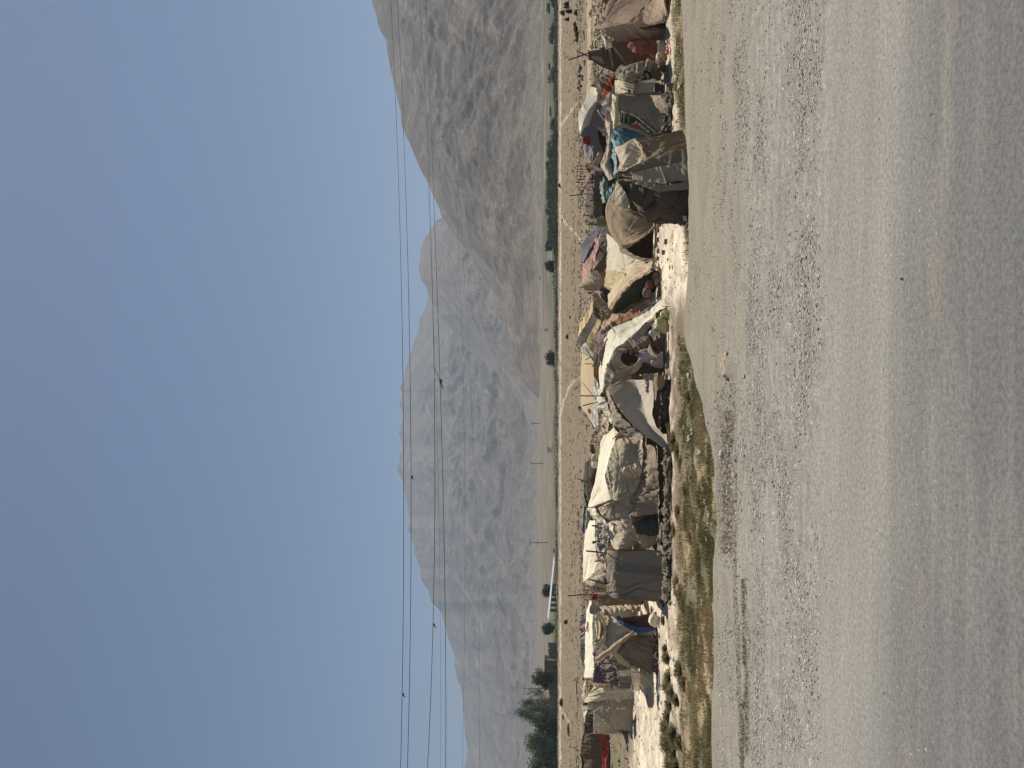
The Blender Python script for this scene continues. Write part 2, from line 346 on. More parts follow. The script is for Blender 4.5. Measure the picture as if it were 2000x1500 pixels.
# ---------------------------------------------------------------- road
RX = np.concatenate([-np.geomspace(7.2, 120, 26)[::-1], np.linspace(-7, 7, 520), np.geomspace(7.2, 120, 26)])
RT = np.concatenate([np.linspace(0, 0.22, 8), np.linspace(0.225, 1.0, 330)])
re_ = road_edge(RX); RY = -14+(re_[None]+14)*0+RT[:, None]*0
Y0 = np.concatenate([np.linspace(-14, 2.4, 10), np.linspace(2.45, 6, 150), np.linspace(6.03, 8.2, 70)])
RYm = np.repeat(Y0[:, None], len(RX), 1)
tail = 8.2+(re_[None]-8.2)*np.linspace(0.02, 1, 60)[:, None]
RYm = np.concatenate([RYm, np.where(tail > 8.2, tail, 8.2+(re_[None]-8.2)*np.linspace(0.02, 1, 60)[:, None])])
RXm = np.repeat(RX[None], RYm.shape[0], 0)
tt = RYm+0.09*RXm
RZ = 0.006*fbm(RXm*1.1, RYm*1.6, 3, 3)*sm(4.2, 5.2, tt)+0.014*sm(6.2, 8.5, tt)*fbm(RXm*1.3, RYm*2.2, 5, 5)
rx_, ry_ = imgxy(RXm, RYm, 0.0)
# washed-out hollow and ruts beside the verge, left of the middle
hol = sm(26, 8, np.abs(rx_-(1414-0.02*(ry_-900))))*sm(740, 800, ry_)*sm(1120, 1060, ry_)
RZ = RZ-hol*0.05*(1+0.6*fbm(RXm*3, RYm*3, 4, 4))
def ln(a, b, w_): return sm(w_, w_*0.3, np.abs(rx_-np.interp(ry_, a, b)))
rut = ln([880, 1050, 1500], [1436, 1432, 1449], 5)*sm(870, 900, ry_)
RZ = RZ-0.03*rut
RZ = RZ+0.045*sm(22, 5, np.abs(rx_-1423))*sm(26, 12, np.abs(ry_-716))
# rolled-over edge
ez = RZ.copy(); skirt_n = 14; sx_ = []; 
for i in range(1, skirt_n+1):
    q = i/skirt_n
    sx_.append(np.stack([RX, re_+2.2*q, RZ[-1]-1.25*sm(0, 1, q)**1.0-0.1*q*np.abs(fbm(RX*2, i*0.3, 4, 3))], -1))
Rall = np.concatenate([np.stack([RXm, RYm, RZ], -1), np.array(sx_)])
t2 = Rall[..., 1]+0.09*Rall[..., 0]+0.06*fbm(Rall[..., 0]*0.7, Rall[..., 1]*2.0, 6, 4)
stops = [(-20, (0.125, 0.129, 0.138)), (2.6, (0.13, 0.134, 0.141)), (3.45, (0.165, 0.167, 0.17)), (3.75, (0.19, 0.188, 0.182)), (4.1, (0.25, 0.245, 0.235)), (4.7, (0.275, 0.268, 0.255)), (5.3, (0.255, 0.248, 0.235)), (6.4, (0.27, 0.255, 0.232)), (7.3, (0.262, 0.242, 0.205)), (9.0, (0.258, 0.232, 0.188)), (11, (0.25, 0.222, 0.178))]
sp = np.array([s[0] for s in stops]); sv = np.array([s[1] for s in stops])
CR = np.stack([np.interp(t2, sp, sv[:, i]) for i in range(3)], -1)*np.array((.91, .89, .84))
def layr(mask, c):
    global CR
    CR = CR*(1-mask[..., None])+np.asarray(c)*mask[..., None]
tt_ = lambda x_, y_: y_+.09*x_
xr, yr = Rall[..., 0], Rall[..., 1]; t3 = yr+0.12*xr
layr(sm(0.08, 0.03, np.abs(t3-3.56))*(0.0+0.20*sm(-0.3, 0.3, fbm(xr*3, yr*8, 2, 4))), (0.27, 0.225, 0.16))
bnd = sm(4.6, 5.2, tt_(xr, yr))*sm(8.0, 6.4, tt_(xr, yr)); sp_ = fbm(xr*9, yr*14, 41, 3); layr(bnd*sm(.15, .5, sp_)*.45, (.13, .13, .13)); layr(bnd*sm(.2, .6, -sp_)*.35, (.40, .38, .34))
st = fbm(xr*0.35, yr*7, 12, 5); layr(sm(0.1, 0.6, st)*0.15*sm(5.2, 4.0, t3), (0.10, 0.10, 0.105)); layr(sm(0.1, 0.6, -st)*0.12, (0.33, 0.31, 0.28)); pt = fbm(xr*.9, yr*2.2, 77, 5); layr(sm(.05, .5, pt)*.16, (.17, .165, .155)); layr(sm(.1, .5, -pt)*.12, (.31, .295, .265)); ty = fbm(t3*2.3, xr*.04, 88, 3); layr(sm(0, .5, ty)*.22*sm(6.5, 5, t3), (.15, .147, .14)); layr(sm(0, .5, -ty)*.14*sm(6.5, 5, t3), (.31, .30, .28))
layr(sm(0.25, 0.6, fbm(xr*1.2, yr*3, 14, 4))*0.35*sm(4, 6, yr), (0.16, 0.15, 0.14))
pad = lambda a: np.concatenate([a, np.zeros((skirt_n,)+a.shape[1:])])
layr(pad(hol)*sm(-.25, .35, fbm(xr*2.2, yr*3.5, 31, 5))*0.38, (0.20, 0.165, 0.125)); layr(pad(rut)*0.6, (0.17, 0.15, 0.10))
rt_ = pad(sm(14, 4, np.abs(rx_-np.interp(ry_, [1120, 1500], [1452, 1456]))))*pad(sm(1130, 1180, ry_))
layr(rt_*0.5*sm(-0.2, 0.3, fbm(xr*2, yr*5, 3, 4)), (0.13, 0.125, 0.06))
road = mesh_np('road', Rall.reshape(-1, 3), gridfaces(*Rall.shape[:2]), attr_mat('road_surface', scale=38, var=0.34, bmp=0.5, dist=0.008, scale2=150), cols=CR.reshape(-1, 3))
tag(road, kind='structure')
# ---------------------------------------------------------------- cloth
def loft(rows, nu=26, nv=9, keep=True):
    """rows of 3D polylines -> smooth grid (nv per gap)"""
    same = len({len(r) for r in rows}) == 1
    rr = []
    for r in rows:
        r = np.array(r, float)
        if same and keep and len(r) > 2:
            q = np.linspace(0, len(r)-1, nu); i = np.minimum(q.astype(int), len(r)-2); f = (q-i)[:, None]
            rr.append(r[i]*(1-f)+r[i+1]*f)
        else:
            s = np.concatenate([[0], np.cumsum(np.linalg.norm(np.diff(r, axis=0), axis=1)+1e-6)]); q = np.linspace(0, s[-1], nu)
            rr.append(np.stack([np.interp(q, s, r[:, j]) for j in range(3)], -1))
    rr = np.array(rr); n = len(rr); q = np.linspace(0, n-1, (n-1)*nv+1); i = np.minimum(q.astype(int), n-2); f = (q-i)[:, None, None]
    if n == 2: return rr[i]*(1-f)+rr[i+1]*f
    a, b, c, d = rr[np.maximum(i-1, 0)], rr[i], rr[i+1], rr[np.minimum(i+2, n-1)]
    cr = 0.5*(2*b+(c-a)*f+(2*a-5*b+4*c-d)*f*f+(3*b-a-3*c+d)*f**3)
    return 0.5*cr+0.5*(b*(1-f)+c*f)
_sid = [0]
def cloth(name, mat, rows, parent=None, amp=0.025, fr=3.5, anis=0.35, nu=48, nv=14, sag=0.0, thick=0.007, keep=True, ragged=0.015, pins=(), pa=0.035, pl=0.9, pk=5.0):
    nu = int(nu*1.4); nv = int(nv*1.4); G = loft(rows, nu, nv, keep); _sid[0] += 1; sd_ = _sid[0]*3.71
    du = np.gradient(G, axis=1); dv = np.gradient(G, axis=0); N_ = np.cross(du, dv)
    N_ /= np.linalg.norm(N_, axis=2, keepdims=True)+1e-9; N_ = np.where(N_[..., 1:2] > 0, -N_, N_)
    su = np.cumsum(np.linalg.norm(du, axis=2), axis=1); sv_ = np.cumsum(np.linalg.norm(dv, axis=2), axis=0)
    wx = su*fr+0.5*noise(su*1.3, sv_*1.3, sd_); wy = sv_*fr*anis
    n = (1-2*np.abs(noise(wx, wy, sd_)))*0.7+0.5*noise(wx*2.1, wy*1.6, sd_+5)+0.3*noise(wx*4.7, wy*3.5, sd_+9)
    cr_ = np.abs(noise(wx*1.9+0.8*wy, wy*0.9, sd_+13)); n = n-1.3*np.exp(-(cr_/0.07)**2)*np.clip(noise(wx*0.7, wy*1.2, sd_+17)+0.35, 0, 1)+0.35*(0.5-np.abs(noise(wx*5.5, wy*2.2, sd_+23)))
    uu = np.linspace(0, 1, G.shape[1])[None]; vv = np.linspace(0, 1, G.shape[0])[:, None]
    pin = 0
    for q_ in pins:
        dd_ = G-np.array(q_); r_ = np.linalg.norm(dd_, axis=2); th = np.arctan2(dd_[..., 2], dd_[..., 0])
        pin = pin+(1-2.2*np.abs(noise(th*pk+sd_, r_*.35, sd_)))*np.exp(-r_/pl)*np.clip(r_/.12, 0, 1)
    G = G+N_*(1.25*amp*n+pa*pin)[..., None]
    if sag: G[..., 2] -= sag*4*vv*(1-vv)*4*uu*(1-uu)
    if ragged:
        e = (1-np.clip(np.minimum(np.minimum(uu, 1-uu), np.minimum(vv, 1-vv))*9, 0, 1))
        G[..., 0] += ragged*e*noise(su*5, sv_*5, sd_+20); G[..., 2] += ragged*e*noise(su*5, sv_*5, sd_+30)
    o = mesh_np(name, G.reshape(-1, 3), gridfaces(*G.shape[:2]), mat, parent)
    m = o.modifiers.new('thickness', 'SOLIDIFY'); m.thickness = thick; m.offset = 0
    return o
def Wr(k, D, pts):                   # row of zoom-pixel points at distance(s) D
    D = list(D) if hasattr(D, '__len__') else [D, D]
    ds = np.interp(np.linspace(0, 1, len(pts)), np.linspace(0, 1, len(D)), D)
    return [W(k, p[0], p[1], d) for p, d in zip(pts, ds)]
def CL(name, mat, k, rows, parent=None, **kw):
    return cloth(name, mat, [Wr(k, D, p) for D, p in rows], parent, **kw)
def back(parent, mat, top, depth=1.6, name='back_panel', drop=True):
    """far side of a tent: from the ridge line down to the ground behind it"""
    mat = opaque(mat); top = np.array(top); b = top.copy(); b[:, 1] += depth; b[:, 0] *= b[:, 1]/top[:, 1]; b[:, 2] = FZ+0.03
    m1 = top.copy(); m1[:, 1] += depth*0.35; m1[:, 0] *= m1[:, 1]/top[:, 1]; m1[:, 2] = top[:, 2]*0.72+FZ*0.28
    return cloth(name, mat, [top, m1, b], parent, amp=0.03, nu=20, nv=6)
def sticks(name, mat, parent, segs, r=0.018, n=6):
    for i, (a, b) in enumerate(segs):
        m = MB(); a, b = np.array(a, float), np.array(b, float); L_ = np.linalg.norm(b-a)
        p1 = a*0.67+b*0.33+np.array((0.012*math.sin(i*2.1+a[0]), 0, 0.012))*L_; p2 = a*0.33+b*0.67+np.array((-0.010*math.cos(i+a[2]*3), 0, 0.004))*L_
        m.tube([a, p1, p2, b], [r, r*0.95, r*0.85, r*0.7], n); m.build(name, mat, parent)
def lump(name, mat, c, s, parent=None, seed=0, rough=0.25, sub=3, freq=1.6, folds=0.0, rz=0.0, cut=None):
    bm = bmesh.new(); bmesh.ops.create_icosphere(bm, subdivisions=sub, radius=1.0)
    P = np.array([v.co[:] for v in bm.verts]); Fs = [tuple(v.index for v in f.verts) for f in bm.faces]; bm.free()
    d = 1+rough*fbm(P[:, 0]*freq+seed, P[:, 1]*freq, P[:, 2]*freq+seed*2, 4)
    if folds: d += folds*(1-2*np.abs(noise(P[:, 0]*3.5+seed, P[:, 1]*3.5, P[:, 2]*1.2)))
    P = P*d[:, None]*np.array(s)[None]; ca, sa = math.cos(rz), math.sin(rz)
    P = np.stack([P[:, 0]*ca-P[:, 1]*sa, P[:, 0]*sa+P[:, 1]*ca, P[:, 2]], -1)
    if cut is not None: P[:, 2] = np.maximum(P[:, 2], cut)
    return mesh_np(name, P+np.array(c)[None], Fs, mat, parent)
CREAM = cloth_mat((0.88, 0.84, 0.745), 0.24, 0.12); WHITE = cloth_mat((0.89, 0.845, 0.77), 0.30, 0.10)
GREY = cloth_mat((0.42, 0.39, 0.34), 0.08, 0.5); GREYD = cloth_mat((0.26, 0.235, 0.205), 0.05, 0.6)
TAN = cloth_mat((0.50, 0.42, 0.31), 0.08, 0.5); BROWN = cloth_mat((0.27, 0.215, 0.18), 0.07, 0.6)
DBROWN = cloth_mat((0.15, 0.115, 0.09), 0.03, 0.6); BLACK = cloth_mat((0.045, 0.04, 0.037), 0.02, 0.5)
CHAR = cloth_mat((0.10, 0.09, 0.08), 0.03, 0.7); TEAL = cloth_mat((0.022, 0.12, 0.17), 0.06, 0.3, gloss=0.6)
GREEN = cloth_mat((0.065, 0.09, 0.08), 0.04, 0.4); PINK = cloth_mat((0.42, 0.27, 0.27), 0.12, 0.4)
NAVY = cloth_mat((0.10, 0.115, 0.17), 0.05, 0.4); ORANGE = cloth_mat((0.36, 0.10, 0.06), 0.12, 0.3)
RED = cloth_mat((0.27, 0.05, 0.045), 0.08, 0.3); YELLOW = cloth_mat((0.72, 0.58, 0.36), 0.14, 0.3)
OLIVE = cloth_mat((0.12, 0.12, 0.085), 0.03, 0.6); LILAC = cloth_mat((0.30, 0.27, 0.29), 0.05, 0.4)
CAMO = cloth_mat((0.46, 0.41, 0.27), 0.08, 0.5, spots=0.8); BLUE = cloth_mat((0.03, 0.085, 0.24), 0.05, 0.3)
MAROON = cloth_mat((0.085, 0.042, 0.055), 0.03, 0.5, spots=0.9)
QUILT = cloth_mat((0.20, 0.16, 0.16), 0.03, 0.6, spots=0.9); SACK = cloth_mat((0.22, 0.18, 0.14), 0.03, 0.7, 1.6)
CHECK = cloth_mat((0.035, 0.06, 0.065), 0.03, 0.3, stripes=((0.09, 0.12, 0.12), 9, 2, 0.18))
WEAVE = cloth_mat((0.17, 0.125, 0.09), 0.03, 0.6, 1.6, stripes=((0.30, 0.23, 0.15), 2.2, 2, 0.05))
PLAST = cloth_mat((0.62, 0.66, 0.66), 0.3, 0.1, gloss=0.3); LIME = cloth_mat((0.62, 0.62, 0.36), 0.25, 0.2, gloss=0.35)
STONE = plain('mud_stone', (0.30, 0.25, 0.19), 0.95, 0.45, 9, 0.8, 0.02); DARKST = plain('earth', (0.17, 0.14, 0.105), 0.95, 0.4, 6, 0.9, 0.03)
def T(name, k, X, Y, D, label, cat='tent', group='patched cloth tents of the camp'):
    p = W(k, X, Y, D); return empty(name, (p[0], p[1], FZ), label, cat, group)
def mound(parent, k, pts, D, hgt=0.16, dep=0.35, name='mud_footing', mat=None):
    """low bank of mud and stones holding the cloth down; pts = zoom points along its foot"""
    r = np.array(Wr(k, D, pts)); r[:, 2] = FZ-0.05
    q = np.linspace(0, 1, 220); s = np.linspace(0, 1, len(r)); L_ = np.stack([np.interp(q, s, r[:, j]) for j in range(3)], -1)
    g = []; _sid[0] += 1
    for a in np.linspace(0, math.pi, 22):
        n = 0.75+0.45*fbm(L_[:, 0]*3.5, a*1.8, _sid[0]*2.0, 6, 2.2, 0.62)+0.35*fbm(L_[:, 0]*1.3, 0, _sid[0]*3.0, 2)
        g.append(L_+np.stack([0*q, -dep*math.cos(math.pi-a)*-1*n*0.5, hgt*math.sin(a)*n*1.1], -1))
    g = np.array(g); return mesh_np(name, g.reshape(-1, 3), gridfaces(*g.shape[:2]), mat or DARKST, parent)
# ======== T1 brown tent at the right edge of the camp
t = T('brown_tent', 1, 1300, 200, 19.4, 'large brown woven tent with pale edge cords, a red-brown clad person crouching in its opening')
A = Wr(1, (20.6, 20.6), [(690, -420), (690, 0), (635, 150), (640, 240), (572, 362)])
C0_ = W(1, 1400, 265, 18.8); B = Wr(1, 19.7, [(1500, -420), (1210, 0), (1060, 150), (890, 300), (586, 372)])
BRW = cloth_mat((0.33, 0.265, 0.22), 0.05, 0.35, 1.4)
cloth('roof', BRW, [A, [0.55*np.array(a)+0.45*np.array(b)+(0, 0.05, 0) for a, b in zip(A, B)], B], t, amp=0.014, pins=[A[-1], C0_], pl=.6)
C_ = Wr(1, (18.6, 18.9), [(1500, -420), (1368, 0), (1378, 150), (1395, 220), (1410, 268)])
cloth('front_panel', BRW, [B, [0.5*np.array(a)+0.5*np.array(b)+(0, 0.12, 0) for a, b in zip(B, C_)], C_], t, amp=0.012, anis=1.0, pins=[C0_], pl=.7)
CL('side_flap', BRW, 1, [(19.5, [(570, 366), (890, 306), (1150, 277), (1405, 266)]), (19.3, [(650, 410), (900, 395), (1150, 385), (1400, 370)]), (19.6, [(800, 492), (950, 500), (1200, 487), (1397, 482)])], t, amp=0.025, anis=0.4, pins=[C0_, W(1, 571, 366, 19.5)])
CL('inner_wall', cloth_mat((0.24, 0.19, 0.155), 0.08, 0.4), 1, [(20.3, [(690, 510), (812, 480), (1030, 485), (1270, 480)]), (20.3, [(770, 620), (850, 640), (1030, 640), (1270, 620)]), (20.2, [(848, 720), (885, 800), (1030, 778), (1262, 728)])], t, amp=0.015)
CL('torn_edge', CREAM, 1, [((19.7, 19.9), [(572, 375), (618, 420), (665, 508), (722, 505)]), ((19.9, 20.0), [(590, 400), (618, 500), (645, 598), (722, 572)])], t, amp=0.02, nu=14, nv=6)
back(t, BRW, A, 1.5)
sticks('pole', M_wood, t, [(W(1, 556, 366, 19.75), W(1, 1300, 330, 20.0)), (W(1, 1395, -300, 20.6), W(1, 650, -300, 20.6))], 0.022)
sticks('cord', M_rope, t, [(W(1, 700, 520, 19.9), W(1, 855, 722, 20.0)), (W(1, 572, 362, 19.65), W(1, 890, 302, 19.6)), (W(1, 640, 240, 20.5), W(1, 622, 150, 20.5)), (W(1, 1365, 0, 18.7), W(1, 1410, 262, 18.8)), (W(1, 1410, 262, 18.8), W(1, 1392, 480, 19.5))], 0.012)
CL('hem_cloth', ORANGE, 1, [(20.8, [(610, -20), (612, 20), (640, 60)]), (20.8, [(690, -20), (690, 30), (680, 75)])], t, nu=10, nv=5)
mound(t, 1, [(1400, -300), (1395, 40), (1410, 260), (1420, 420)], 18.9, 0.10, 0.3, mat=STONE)
# propped sticks with bark and a ledge beside it
t = empty('mud_ledge', (*W(1, 1285, 600, 19.2)[:2], FZ), 'low pale mud ledge below the crouching person at the brown tent', 'ledge')
m = MB(); a = W(1, 1290, 478, 19.0); b = W(1, 1290, 725, 19.2)
m.box(((a[0]+b[0])/2, 19.35, FZ+0.10), (abs(a[0]-b[0]), 0.45, 0.24)); m.build('ledge_block', plain('pale_mud', (0.50, 0.43, 0.33), 0.95, 0.2, 8), t, bevel=0.03)
# ======== T1b small pointed shelter behind, poles crossed at its tip
t = T('pole_shelter', 1, 700, 730, 24, 'small pointed grey-brown shelter with long crossed poles at its tip, behind the brown tent')
CL('cover', CHAR, 1, [(24, [(425, 642), (520, 618), (600, 592), (760, 556)]), (23.8, [(430, 672), (540, 680), (650, 690), (800, 690)]), (23.9, [(440, 705), (520, 770), (610, 822), (800, 900)])], t, amp=0.05)
CL('pale_patch', GREYD, 1, [(23.75, [(470, 680), (480, 720)]), (23.7, [(600, 700), (630, 790)])], t, amp=0.02, nu=10)
sticks('pole', M_wood, t, [(W(1, 190, 732, 23.9), W(1, 600, 600, 24.0)), (W(1, 290, 618, 24.1), W(1, 790, 850, 24.0)), (W(1, 428, 640, 23.7), W(1, 445, 712, 23.7)), (W(1, 545, 965, 23.9), W(1, 630, 800, 23.9))], 0.02)
sticks('cord', M_rope, t, [(W(1, 690, 600, 23.6), W(1, 715, 740, 23.6)), (W(1, 715, 740, 23.6), W(1, 735, 820, 23.6))], 0.012)
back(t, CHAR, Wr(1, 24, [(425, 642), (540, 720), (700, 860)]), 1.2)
# ======== dark heap of bedding between the brown and the grey tent
t = empty('bedding_heap', (*W(1, 1150, 900, 19.3)[:2], FZ), 'dark heap of olive and black bedding piled between brown tent and grey tent', 'bedding heap')
CL('blanket', OLIVE, 1, [(20.3, [(860, 810), (770, 880), (765, 960)]), (19.6, [(1000, 790), (960, 900), (960, 1040)]), (19.2, [(1150, 745), (1140, 860), (1130, 1010)]), (18.9, [(1280, 720), (1310, 850), (1330, 980)])], t, amp=0.07, fr=3.4, anis=0.6, nu=40)
CL('dark_cloth', BLACK, 1, [(19.9, [(900, 820), (850, 880)]), (19.2, [(1090, 860), (1080, 1000)]), (18.9, [(1270, 840), (1290, 960)])], t, amp=0.07, anis=1.0)
CL('sleeve', GREYD, 1, [(19.4, [(775, 965), (800, 900), (870, 860)]), (19.0, [(880, 1000), (900, 920), (960, 880)]), (19.0, [(975, 1030), (1035, 985), (1030, 955)])], t, amp=0.04, anis=1)
for i, (X, Y, s_, mt) in enumerate([(1240, 860, .11, OLIVE), (1180, 800, .10, GREYD), (1290, 900, .09, CHAR), (1320, 760, .08, GREYD), (1060, 850, .1, GREYD), (1350, 820, .07, CHAR), (1300, 690, .06, TAN)]):
    lump('rag', mt, W(1, X, Y, 18.85), (s_*1.2, s_*.7, s_*.7), t, i*3, 0.5, 4, folds=0.35)
sticks('tent_stick', M_pale_wood, t, [(W(1, 840, 835, 19.6), W(1, 1290, 705, 18.9)), (W(1, 855, 845, 19.5), W(1, 1200, 760, 19.0))], 0.012)
# ======== T2 grey tent
t = T('grey_tent', 1, 1300, 1400, 18.9, 'grey-brown low tent with ragged cream ridge roll, between dark bedding heap and teal tarp')
TG = cloth_mat((0.36, 0.325, 0.275), 0.06, 0.5, 1.2)
CL('front_panel', TG, 1, [(19.8, [(790, 1130), (800, 1220), (805, 1300), (830, 1345)]), (19.5, [(1000, 1120), (1020, 1220), (1030, 1330), (1040, 1440)]), (19.3, [(1180, 1110), (1200, 1250), (1210, 1400), (1190, 1560)]), (18.9, [(1315, 1125), (1395, 1290), (1392, 1500), (1320, 1650)])], t, amp=0.022, pins=[W(1, 790, 1130, 19.8), W(1, 1310, 1640, 19)])
CL('corner_panel', cloth_mat((0.42, 0.385, 0.32), 0.06, 0.4), 1, [(19.3, [(955, 1025), (1000, 1145)]), (19.1, [(1110, 990), (1120, 1140)]), (18.9, [(1275, 948), (1225, 1125)])], t, amp=0.015)
CL('upper_panel', cloth_mat((0.40, 0.38, 0.31), 0.06, 0.4), 1, [(19.9, [(775, 975), (755, 1050), (775, 1140)]), (19.3, [(860, 990), (880, 1060), (900, 1130)]), (19.1, [(1000, 1030), (990, 1090), (980, 1135)])], t, amp=0.025)
CL('ridge_roll', CREAM, 1, [((19.9, 19.7), [(735, 1150), (722, 1250), (718, 1400), (722, 1510), (700, 1600)]), ((19.7, 19.5), [(770, 1165), (765, 1260), (762, 1400), (762, 1500), (740, 1640)]), ((19.9, 19.7), [(812, 1150), (802, 1250), (800, 1400), (805, 1500), (775, 1640)])], t, amp=0.03, fr=3.2, anis=2.4, nu=50)
CL('rag_strip', GREYD, 1, [(19.95, [(705, 1120), (690, 1240), (700, 1350)]), (19.9, [(742, 1120), (738, 1250), (735, 1350)])], t, amp=0.04, fr=7)
sticks('cord', M_rope, t, [(W(1, 800, 980, 19.6), W(1, 945, 1115, 19.0)), (W(1, 790, 1070, 19.6), W(1, 950, 1130, 19.0)), (W(1, 1300, 1110, 18.8), W(1, 1362, 1180, 18.75))], 0.013)
lump('knot', BLACK, W(1, 930, 1112, 18.97), (.05, .03, .03), t, 3)
CL('dark_roll', cloth_mat((0.07, 0.085, 0.065), 0.02, 0.5), 2, [((19.1, 18.6), [(838, -25), (900, -10), (1010, 30), (1150, 120), (1290, 268)]), ((18.9, 18.5), [(834, 40), (900, 50), (1010, 90), (1150, 190), (1270, 275)]), ((19.1, 18.6), [(828, 118), (900, 120), (1010, 160), (1130, 220), (1260, 282)])], t, amp=0.03, fr=5, nu=40)
CL('roll_edge', CREAM, 2, [((18.95, 18.5), [(838, -20), (1010, 35), (1280, 262)]), ((18.95, 18.5), [(840, -4), (1005, 50), (1275, 272)])], t, amp=0.01)
CL('pale_border', GREY, 2, [((19.0, 18.7), [(828, 118), (1000, 190), (1260, 270)]), ((19.0, 18.7), [(800, 160), (1000, 228), (1130, 305)])], t, amp=0.02)
CL('red_trim', RED, 2, [(18.55, [(990, 140), (1070, 165)]), (18.55, [(1010, 178), (1080, 208)])], t, amp=0.02, nu=10, nv=4)
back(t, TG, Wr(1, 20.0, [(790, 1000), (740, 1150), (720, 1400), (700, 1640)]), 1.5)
mound(t, 1, [(1330, 1050), (1400, 1200), (1420, 1450), (1400, 1620)], 18.4, 0.2, 0.6)
# ======== teal tarp shelter
t = T('teal_tarp_shelter', 2, 900, 400, 18.6, 'low shelter under a teal plastic tarp, squeezed between grey tent and tall dark tent')
CL('tarp', TEAL, 2, [((19.2, 19), [(800, 150), (740, 210), (716, 330), (700, 450), (690, 700)]), ((18.9, 18.7), [(960, 210), (830, 300), (770, 400), (760, 500), (745, 770)]), ((18.6, 18.3), [(1140, 300), (1000, 380), (860, 440), (820, 560), (800, 720)])], t, amp=0.025, fr=5)
CL('ridge_cloth', cloth_mat((0.60, 0.53, 0.44), 0.1, 0.5), 2, [((19.5, 18.9), [(655, 100), (668, 300), (660, 450), (590, 650), (700, 830)]), ((19.3, 18.7), [(690, 100), (700, 300), (690, 450), (640, 640), (740, 800)]), ((19.4, 18.8), [(722, 100), (722, 300), (715, 450), (690, 640), (775, 770)])], t, amp=0.03, fr=3, anis=2.2, nu=50)
CL('green_roll', cloth_mat((0.075, 0.16, 0.15), 0.05, 0.3, gloss=0.6), 2, [(19.3, [(625, 785), (580, 880), (590, 1000), (620, 1110)]), (19.1, [(640, 800), (620, 900), (630, 1000), (650, 1100)]), (19.3, [(650, 830), (655, 930), (660, 1000), (668, 1080)])], t, amp=0.03, fr=8)
CL('teal_roll', TEAL, 2, [(19.0, [(755, 860), (690, 920), (655, 1035)]), (18.8, [(765, 900), (730, 960), (690, 1040)]), (19.0, [(772, 930), (750, 990), (720, 1040)])], t, amp=0.03, fr=8)
sticks('cord', M_rope, t, [(W(2, 610, 275, 19.1), W(2, 668, 250, 19.1)), (W(2, 668, 250, 19.1), W(2, 655, 330, 19.0)), (W(2, 672, 950, 18.9), W(2, 655, 1040, 18.9))], 0.015)
back(t, TEAL, Wr(2, 19.5, [(716, 200), (700, 450), (690, 800)]), 1.2)
# laundry thrown over the ridges
t = empty('orange_cloth', tuple(W(1, 690, 1050, 20.2)), 'orange-red cloth hung over the ridge between white and grey tents', 'cloth', 'clothes drying on the tents')
CL('fold', ORANGE, 1, [(20.3, [(745, 905), (690, 980), (650, 1060), (618, 1130), (630, 1205)]), (20.2, [(758, 950), (722, 1010), (728, 1060), (722, 1095), (640, 1190)])], t, amp=0.05, fr=5)
t = empty('white_cloth', tuple(W(1, 660, 1220, 20.1)), 'bright white cloth draped beside the orange cloth', 'cloth', 'clothes drying on the tents')
CL('fold', WHITE, 1, [(20.1, [(700, 1130), (650, 1200), (608, 1285)]), (20.0, [(724, 1170), (690, 1240), (620, 1302)])], t, amp=0.03, nu=16)
t = empty('blue_cloth', tuple(W(1, 630, 1350, 20.1)), 'slate blue cloth hanging between the white cloth and the pink cloth', 'cloth', 'clothes drying on the tents')
CL('fold', cloth_mat((0.16, 0.19, 0.27), 0.06, 0.3), 1, [(20.2, [(655, 1270), (612, 1330), (600, 1395)]), (20.1, [(690, 1260), (668, 1340), (640, 1420)])], t, amp=0.04, nu=18)
t = empty('pink_cloth', tuple(W(2, 680, 60, 19.9)), 'pale pink cloth spread along the ridge above the teal tarp', 'cloth', 'clothes drying on the tents')
CL('fold', cloth_mat((0.62, 0.42, 0.38), 0.12, 0.3), 1, [(19.9, [(680, 1300), (640, 1400), (645, 1500), (665, 1600)]), (19.8, [(725, 1320), (718, 1420), (722, 1510), (715, 1600)])], t, amp=0.05, nu=26)
# ======== BT1 white tent behind
t = T('white_tent', 1, 520, 1250, 27, 'white peaked tent behind the grey tent, its end patched blue-grey with a red square')
CL('front_panel', CREAM, 1, [((27.0, 27.2), [(487, 1052), (440, 1160), (380, 1265), (318, 1365), (317, 1500), (334, 1640)]), ((26.6, 27), [(550, 1075), (535, 1180), (450, 1320), (400, 1420), (370, 1500), (334, 1645)]), ((26.5, 27), [(562, 1110), (548, 1205), (505, 1290), (470, 1400), (420, 1520), (335, 1650)])], t, amp=0.02, fr=2.5)
CL('front_fold', CREAM, 1, [(26.4, [(530, 1060), (530, 1130)]), (26.35, [(610, 1080), (600, 1105)])], t, amp=0.03, nu=12)
CL('end_panel', cloth_mat((0.22, 0.23, 0.26), 0.08, 0.4), 2, [(27.1, [(325, 330), (380, 432), (480, 632)]), (26.8, [(370, 210), (450, 380), (520, 560)]), (26.7, [(480, 100), (540, 230), (590, 480)])], t, amp=0.03)
CL('red_patch', RED, 2, [(26.7, [(358, 288), (362, 372)]), (26.6, [(455, 285), (452, 395)])], t, amp=0.01, nu=10, nv=5)
CL('side_wall', cloth_mat((0.20, 0.175, 0.155), 0.03, 0.5), 1, [(26.2, [(548, 1120), (530, 1290), (470, 1420), (440, 1520)]), (26.1, [(600, 1120), (590, 1300), (560, 1450), (545, 1560)]), (25.9, [(680, 1120), (680, 1300), (660, 1450), (650, 1680)])], t, amp=0.03)
CL('dark_opening', BLACK, 2, [(26.3, [(540, 70), (545, 260), (600, 480)]), (26.2, [(655, 60), (660, 260), (670, 500)])], t, amp=0.02)
